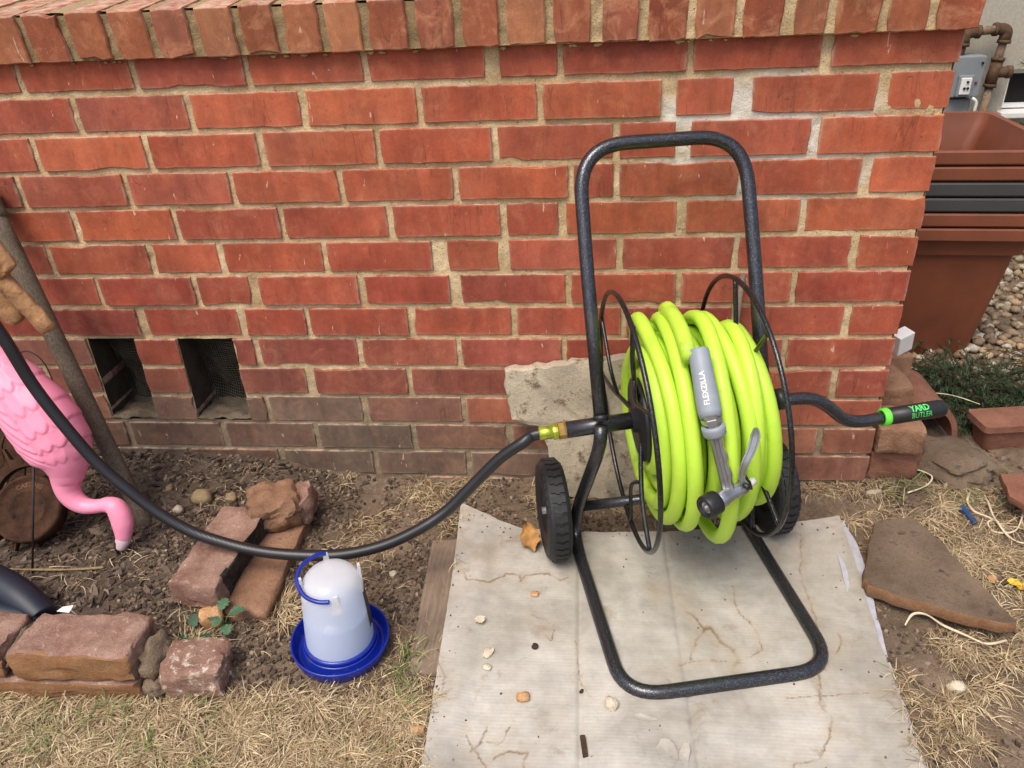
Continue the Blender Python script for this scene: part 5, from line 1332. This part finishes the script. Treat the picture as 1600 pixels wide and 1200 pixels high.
mb = MB(); mb.box((-.0042, -.018, 0), (.0042, .018, .005), bev=.0015); o = mb.build('bark_piece', MAT['bark'], None, smooth=False); o.location = (-.592, -.634, cz(-.592, -.634) + .001); o.rotation_euler = (0, 0, R(8)); tag(o, 'dark splinter of bark on the crease of the cardboard', 'bark')
for (x, y, sx, sy, sz, mt, lab) in (
    (.003, -.486, .014, .011, .008, 'palepebble', 'cream stone in the straw right of the cardboard'),
    (.024, -.474, .009, .007, .006, 'bark', 'dark pebble touching the cream stone in the straw'),
    (-.851, -.610, .008, .012, .007, 'orangepebble', 'tan stone at the lower left edge of the cardboard'),
    (-1.415, -.112, .024, .018, .018, 'husk', 'round tan nut husk on the mulch near the wall'),
    (-1.509, -.074, .011, .008, .008, 'husk', 'small tan husk beside the tool handle foot'),
    (-1.360, -.093, .013, .017, .010, 'husk', 'broken open husk beside the round one'),
    (-1.452, -.150, .012, .010, .010, 'concrete', 'small grey pebble under the black hose on the mulch'),
    (.160, -.243, .010, .008, .007, 'orangepebble', 'small pinkish stone near the yellow leaf'),
    (.029, .014, .018, .008, .008, 'concrete', 'whitish lump at the foot of the wall right of the cart'),
    (-.968, -.263, .008, .008, .006, 'palepebble', 'tiny white pebble on the bare soil behind the waterer')):
    z = H(x, y); o = rock('pebble', (x, y, z + sz * .55), (sx, sy, sz), MAT[mt], int(abs(x) * 1000) + 3, .28, 2, x * 9, .2); tag(o, lab, 'pebble')
mb = MB(); mb.tube([Vector((-.312, .012, .02)), Vector((-.300, .030, .25)), Vector((-.290, .052, .50))], .0052, 7); o = mb.build('garden_stake', MAT['plank']); tag(o, 'thin tan wooden stake leaning on the wall behind the right upright', 'stake')

# ------------------------------------------------------------------ ground cover
def occupied(x, y):
    if card_left(y) + .012 < x < card_right(y) - .010 and -.79 < y < card_top(x) - .012: return True
    return False
def surf(x, y):
    if -.87 < x < -.05 and -.79 < y < -.06 and card_left(y) < x < card_right(y) and y < card_top(x): return max(cz(x, y), H(x, y))
    return H(x, y)
def blades(name, N, sampler, mat, cols, ln_, wd, tilt, seed=1, curve=.6, label='', zoff=.002):
    rs = np.random.default_rng(seed); V_ = []; F_ = []; C_ = []; made = 0; tries = 0
    while made < N and tries < N * 12:
        tries += 1
        smp = sampler(rs)
        if smp is None: continue
        x, y, az, tl = smp
        L_ = rs.uniform(*ln_); w_ = rs.uniform(*wd); 
        el = tl if tl is not None else abs(rs.normal(0, tilt))
        c_ = np.array(cols[rs.integers(len(cols))]) * rs.uniform(.65, 1.3)
        z = surf(x, y) + zoff + rs.uniform(0, .006); k1 = rs.normal(0, curve); seg = 4; b = len(V_); a = az
        px_, py_, pz_ = x, y, z
        for k in range(seg + 1):
            ww = w_ * (1 - .75 * (k / seg) ** 2)
            sx, sy = -math.sin(a) * ww, math.cos(a) * ww
            V_.append((px_ - sx, py_ - sy, pz_)); V_.append((px_ + sx, py_ + sy, pz_ + ww * .5)); C_.append(c_); C_.append(c_)
            st = L_ / seg; px_ += math.cos(a) * math.cos(el) * st; py_ += math.sin(a) * math.cos(el) * st; pz_ += math.sin(el) * st
            g_ = surf(px_, py_) + .0015 if (k % 2) else -9
            pz_ = max(pz_, g_); a += k1 * .35; el -= .22 + .1 * rs.random()
        for k in range(seg): q = b + 2 * k; F_.append((q, q + 1, q + 3, q + 2))
        made += 1
    me = bpy.data.meshes.new(name); me.from_pydata(V_, [], F_); me.update()
    at = me.color_attributes.new('col', 'FLOAT_COLOR', 'POINT'); at.data.foreach_set('color', np.array([(c[0], c[1], c[2], 1) for c in C_], dtype=np.float32).ravel())
    o = link(name, me, mat, None, True); tag(o, label, None, None, 'stuff'); return o
STRAW = [(.54, .42, .24), (.46, .34, .18), (.63, .51, .32), (.36, .25, .13), (.50, .39, .22), (.28, .20, .11)]
GREEN = [(.16, .20, .06), (.12, .17, .05), (.22, .24, .08)]
# tufts
tufts = []
rs_ = np.random.default_rng(3)
for _ in range(230):
    x, y = rs_.uniform(-1.75, -.86), rs_.uniform(-.85, -.585)
    tufts.append((x, y, rs_.uniform(.012, .034)))
for (x, y) in ((-.885, -.56), (-.90, -.585), (-.93, -.565), (-.875, -.585), (-1.285, -.475), (-1.30, -.468), (-1.27, -.468), (-1.10, -.585), (-1.15, -.60), (-1.03, -.575), (-1.16, -.36), (-1.15, -.40)): tufts.append((x, y, .022)); tufts.append((x + .01, y - .008, .018))
for _ in range(120): tufts.append((rs_.uniform(-.06, .5), rs_.uniform(-.75, .02), rs_.uniform(.010, .026)))
def s_tuft(rs):
    x, y, r_ = tufts[rs.integers(len(tufts))]
    a = rs.uniform(0, 2 * PI); d = abs(rs.normal(0, r_)); px_, py_ = x + math.cos(a) * d, y + math.sin(a) * d
    if occupied(px_, py_) or (-1.62 < px_ < -1.19 and -.585 < py_ < -.48) or (abs(px_ - fx) < .09 and abs(py_ - fy) < .09): return None
    return px_, py_, a + rs.normal(0, .5), abs(rs.normal(.24, .20))
blades('dry_grass', 25000, s_tuft, MAT['straw'], STRAW, (.012, .050), (.00035, .0008), .3, 5, .30, 'dry straw-coloured lawn tufts in the foreground')
def mask(x, y, sc=9, seed=0): return fbm(x * sc + seed, y * sc, seed)
def s_mat(rs):
    q = rs.random()
    if q < .36: x, y = rs.uniform(-1.75, -.83), rs.uniform(-.85, -.555); th = -.35
    elif q < .78: x, y = rs.uniform(-.11, .55), rs.uniform(-.80, .06); th = -.02 if y > -.38 else .0
    elif q < .84: x, y = rs.uniform(-1.08, -.84), rs.uniform(-.56, .0); th = .12
    elif q < .95: x, y = rs.uniform(-1.15, -.05), rs.uniform(-.08, .055); th = .0
    else: x, y = rs.uniform(-1.85, -.95), rs.uniform(-.50, .04); th = .12
    if mask(x, y, 7, 2) < th or occupied(x, y): return None
    if x < -1.19 and y < -.48 and y > -.585: return None
    if (-.09 < x < .10 and -.36 < y < -.115): return None
    if (x - fx) ** 2 + (y - fy) ** 2 < .088 ** 2: return None
    return x, y, rs.uniform(0, 2 * PI), abs(rs.normal(0, .22))
blades('straw_litter', 30000, s_mat, MAT['straw'], STRAW + [(.24, .15, .075)], (.008, .045), (.0003, .0007), .2, 6, .35, 'loose dry straw lying over the soil')
def s_green(rs):
    q = rs.random()
    if q < .40: x, y = rs.uniform(-1.55, -1.15), rs.uniform(-.70, -.585)
    elif q < .75: x, y = rs.uniform(.04, .40), rs.uniform(-.02, .16)
    elif q < .85: x, y = rs.normal(-.895, .012), rs.normal(-.50, .03)
    else: x, y = rs.uniform(-.98, -.86), rs.uniform(-.66, -.56)
    if mask(x, y, 11, 6) < .05 or occupied(x, y): return None
    return x, y, rs.uniform(0, 2 * PI), abs(rs.normal(.7, .3))
blades('green_grass', 380, s_green, MAT['straw'], GREEN, (.02, .055), (.0006, .0011), .3, 8, .6, 'sparse green grass blades among the straw')

def chunks(name, N, sampler, mat, cols, sz, label, seed=1, flat=.22, elong=2.2, sink=.3):
    rs = np.random.default_rng(seed); V_ = []; F_ = []; C_ = []; made = 0; tries = 0
    while made < N and tries < N * 10:
        tries += 1; smp = sampler(rs)
        if smp is None: continue
        x, y, k_ = smp[:3]; s_ = rs.uniform(*sz) * k_; n = int(rs.integers(4, 6)); el = rs.uniform(1, elong); th = s_ * flat * rs.uniform(.6, 1.6)
        a0 = rs.uniform(0, 2 * PI); ca, sa = math.cos(a0), math.sin(a0); tx, ty = rs.normal(0, .28), rs.normal(0, .28); z0 = (H(x, y) if len(smp) < 4 else smp[3]) - th * sink
        b = len(V_); c_ = np.array(cols[rs.integers(len(cols))]) * rs.uniform(.6, 1.35)
        ring = [(rs.uniform(.7, 1.1) * math.cos(2 * PI * k / n + rs.normal(0, .15)) * s_ * el, rs.uniform(.7, 1.1) * math.sin(2 * PI * k / n) * s_) for k in range(n)]
        for lv_, sc_ in ((0, 1.0), (1, .9)):
            for (u_, v_) in ring:
                X_ = u_ * ca - v_ * sa; Y_ = u_ * sa + v_ * ca; V_.append((x + X_ * sc_, y + Y_ * sc_, z0 + lv_ * th * 2 + u_ * tx + v_ * ty)); C_.append(c_)
        F_.append(tuple(b + n + k for k in range(n)))
        for k in range(n): F_.append((b + k, b + (k + 1) % n, b + n + (k + 1) % n, b + n + k))
        made += 1
    me = bpy.data.meshes.new(name); me.from_pydata(V_, [], F_); me.update()
    at = me.color_attributes.new('col', 'FLOAT_COLOR', 'POINT'); at.data.foreach_set('color', np.array([(c[0], c[1], c[2], 1) for c in C_], dtype=np.float32).ravel())
    o = link(name, me, mat, None, False); tag(o, label, None, None, 'stuff'); return o
MUL = [(.072, .050, .036), (.105, .076, .056), (.050, .035, .026), (.145, .108, .080), (.12, .092, .070), (.20, .150, .108)]
def s_mulch(rs):
    x, y = rs.uniform(-2.0, -1.02), rs.uniform(-.52, .05)
    dens = sstep(-1.02, -1.36, x + .12 * fbm(x * 6, y * 6)) * (1 - .65 * sstep(-.36, -.46, y))
    if rs.random() > dens: return None
    return x, y, 1.0
chunks('bark_mulch', 4200, s_mulch, MAT['chips'], MUL, (.0018, .0060), 'dark bark mulch chips covering the planting bed', 4, .25, 2.4)
chunks('bark_mulch', 900, s_mulch, MAT['chips'], MUL[:5], (.0035, .0085), 'larger dark bark shards on the planting bed', 24, .14, 4.2)
def s_clod(rs):
    q = rs.random()
    if q < .60: x, y = rs.uniform(-1.45, -.83), rs.uniform(-.57, .05)
    elif q < .78: x, y = rs.uniform(-.9, .1), rs.uniform(-.13, .06)
    else: x, y = rs.uniform(-.1, .5), rs.uniform(-.75, .2)
    if occupied(x, y) or (x - fx) ** 2 + (y - fy) ** 2 < .087 ** 2: return None
    if mask(x, y, 8, 4) < -.1: return None
    return x, y, 1.0
chunks('soil_crumbs', 8500, s_clod, MAT['chips'], [(.145, .102, .068), (.19, .138, .094), (.105, .074, .050), (.25, .19, .135), (.075, .055, .04)], (.0014, .0048), 'brown soil crumbs and bark bits on the bare earth', 9, .5, 1.7)
def s_spill(rs):
    q = rs.random()
    if q < .40: x = rs.uniform(-.86, -.07); y = card_top(x) - abs(rs.normal(0, .03)) - .004
    elif q < .55: y = rs.uniform(-.75, -.08); x = card_left(y) + abs(rs.normal(0, .012)) + .003
    elif q < .65: y = rs.uniform(-.75, -.08); x = card_right(y) - abs(rs.normal(0, .02)) - .003
    else: x = rs.uniform(-.85, -.1); y = rs.uniform(-.75, -.12)
    return x, y, .75, cz(x, y)
chunks('dirt_spill', 170, s_spill, MAT['chips'], [(.115, .075, .046), (.155, .105, .066), (.085, .055, .036), (.20, .14, .09)], (.0006, .0026), 'crumbs of soil scattered on the cardboard', 14, .5, 1.8, .1)
# gravel: rounded stones
def gravel():
    bm = bmesh.new(); bmesh.ops.create_icosphere(bm, subdivisions=1, radius=1.0); IV = np.array([tuple(v_.co) for v_ in bm.verts]); IF = np.array([[v_.index for v_ in f.verts] for f in bm.faces]); bm.free()
    rs = np.random.default_rng(12); Vs = []; Fs = []; Cs = []; cols = [(.34, .25, .155), (.42, .34, .23), (.26, .19, .12), (.50, .45, .36), (.20, .145, .095), (.38, .265, .155)]; b = 0
    made = 0
    while made < 4200:
        x = rs.uniform(.2, 1.5); y = rs.uniform(.12, 1.85)
        if rs.random() > sstep(.10, .30, (y - .12) + .6 * (x - .30)): continue
        s_ = rs.uniform(.007, .019); sc_ = np.array([s_ * rs.uniform(.8, 1.4), s_ * rs.uniform(.7, 1.1), s_ * rs.uniform(.5, .85)]); a = rs.uniform(0, 2 * PI)
        v_ = IV * (1 + rs.normal(0, .12, (len(IV), 1))) * sc_; ca, sa = math.cos(a), math.sin(a)
        v2 = np.stack([v_[:, 0] * ca - v_[:, 1] * sa + x, v_[:, 0] * sa + v_[:, 1] * ca + y, v_[:, 2] + H(x, y) + s_ * rs.uniform(.0, .9)], 1)
        Vs.append(v2); Fs.append(IF + b); b += len(IV); Cs += [np.array(cols[rs.integers(6)]) * rs.uniform(.75, 1.2)] * len(IV); made += 1
    me = bpy.data.meshes.new('gravel'); me.from_pydata(np.concatenate(Vs).tolist(), [], np.concatenate(Fs).tolist()); me.update()
    at = me.color_attributes.new('col', 'FLOAT_COLOR', 'POINT'); at.data.foreach_set('color', np.array([(c[0], c[1], c[2], 1) for c in Cs], dtype=np.float32).ravel())
    tag(link('gravel', me, MAT['gravel'], None, True), 'tan and cream gravel beside the pots', None, None, 'stuff')
gravel()
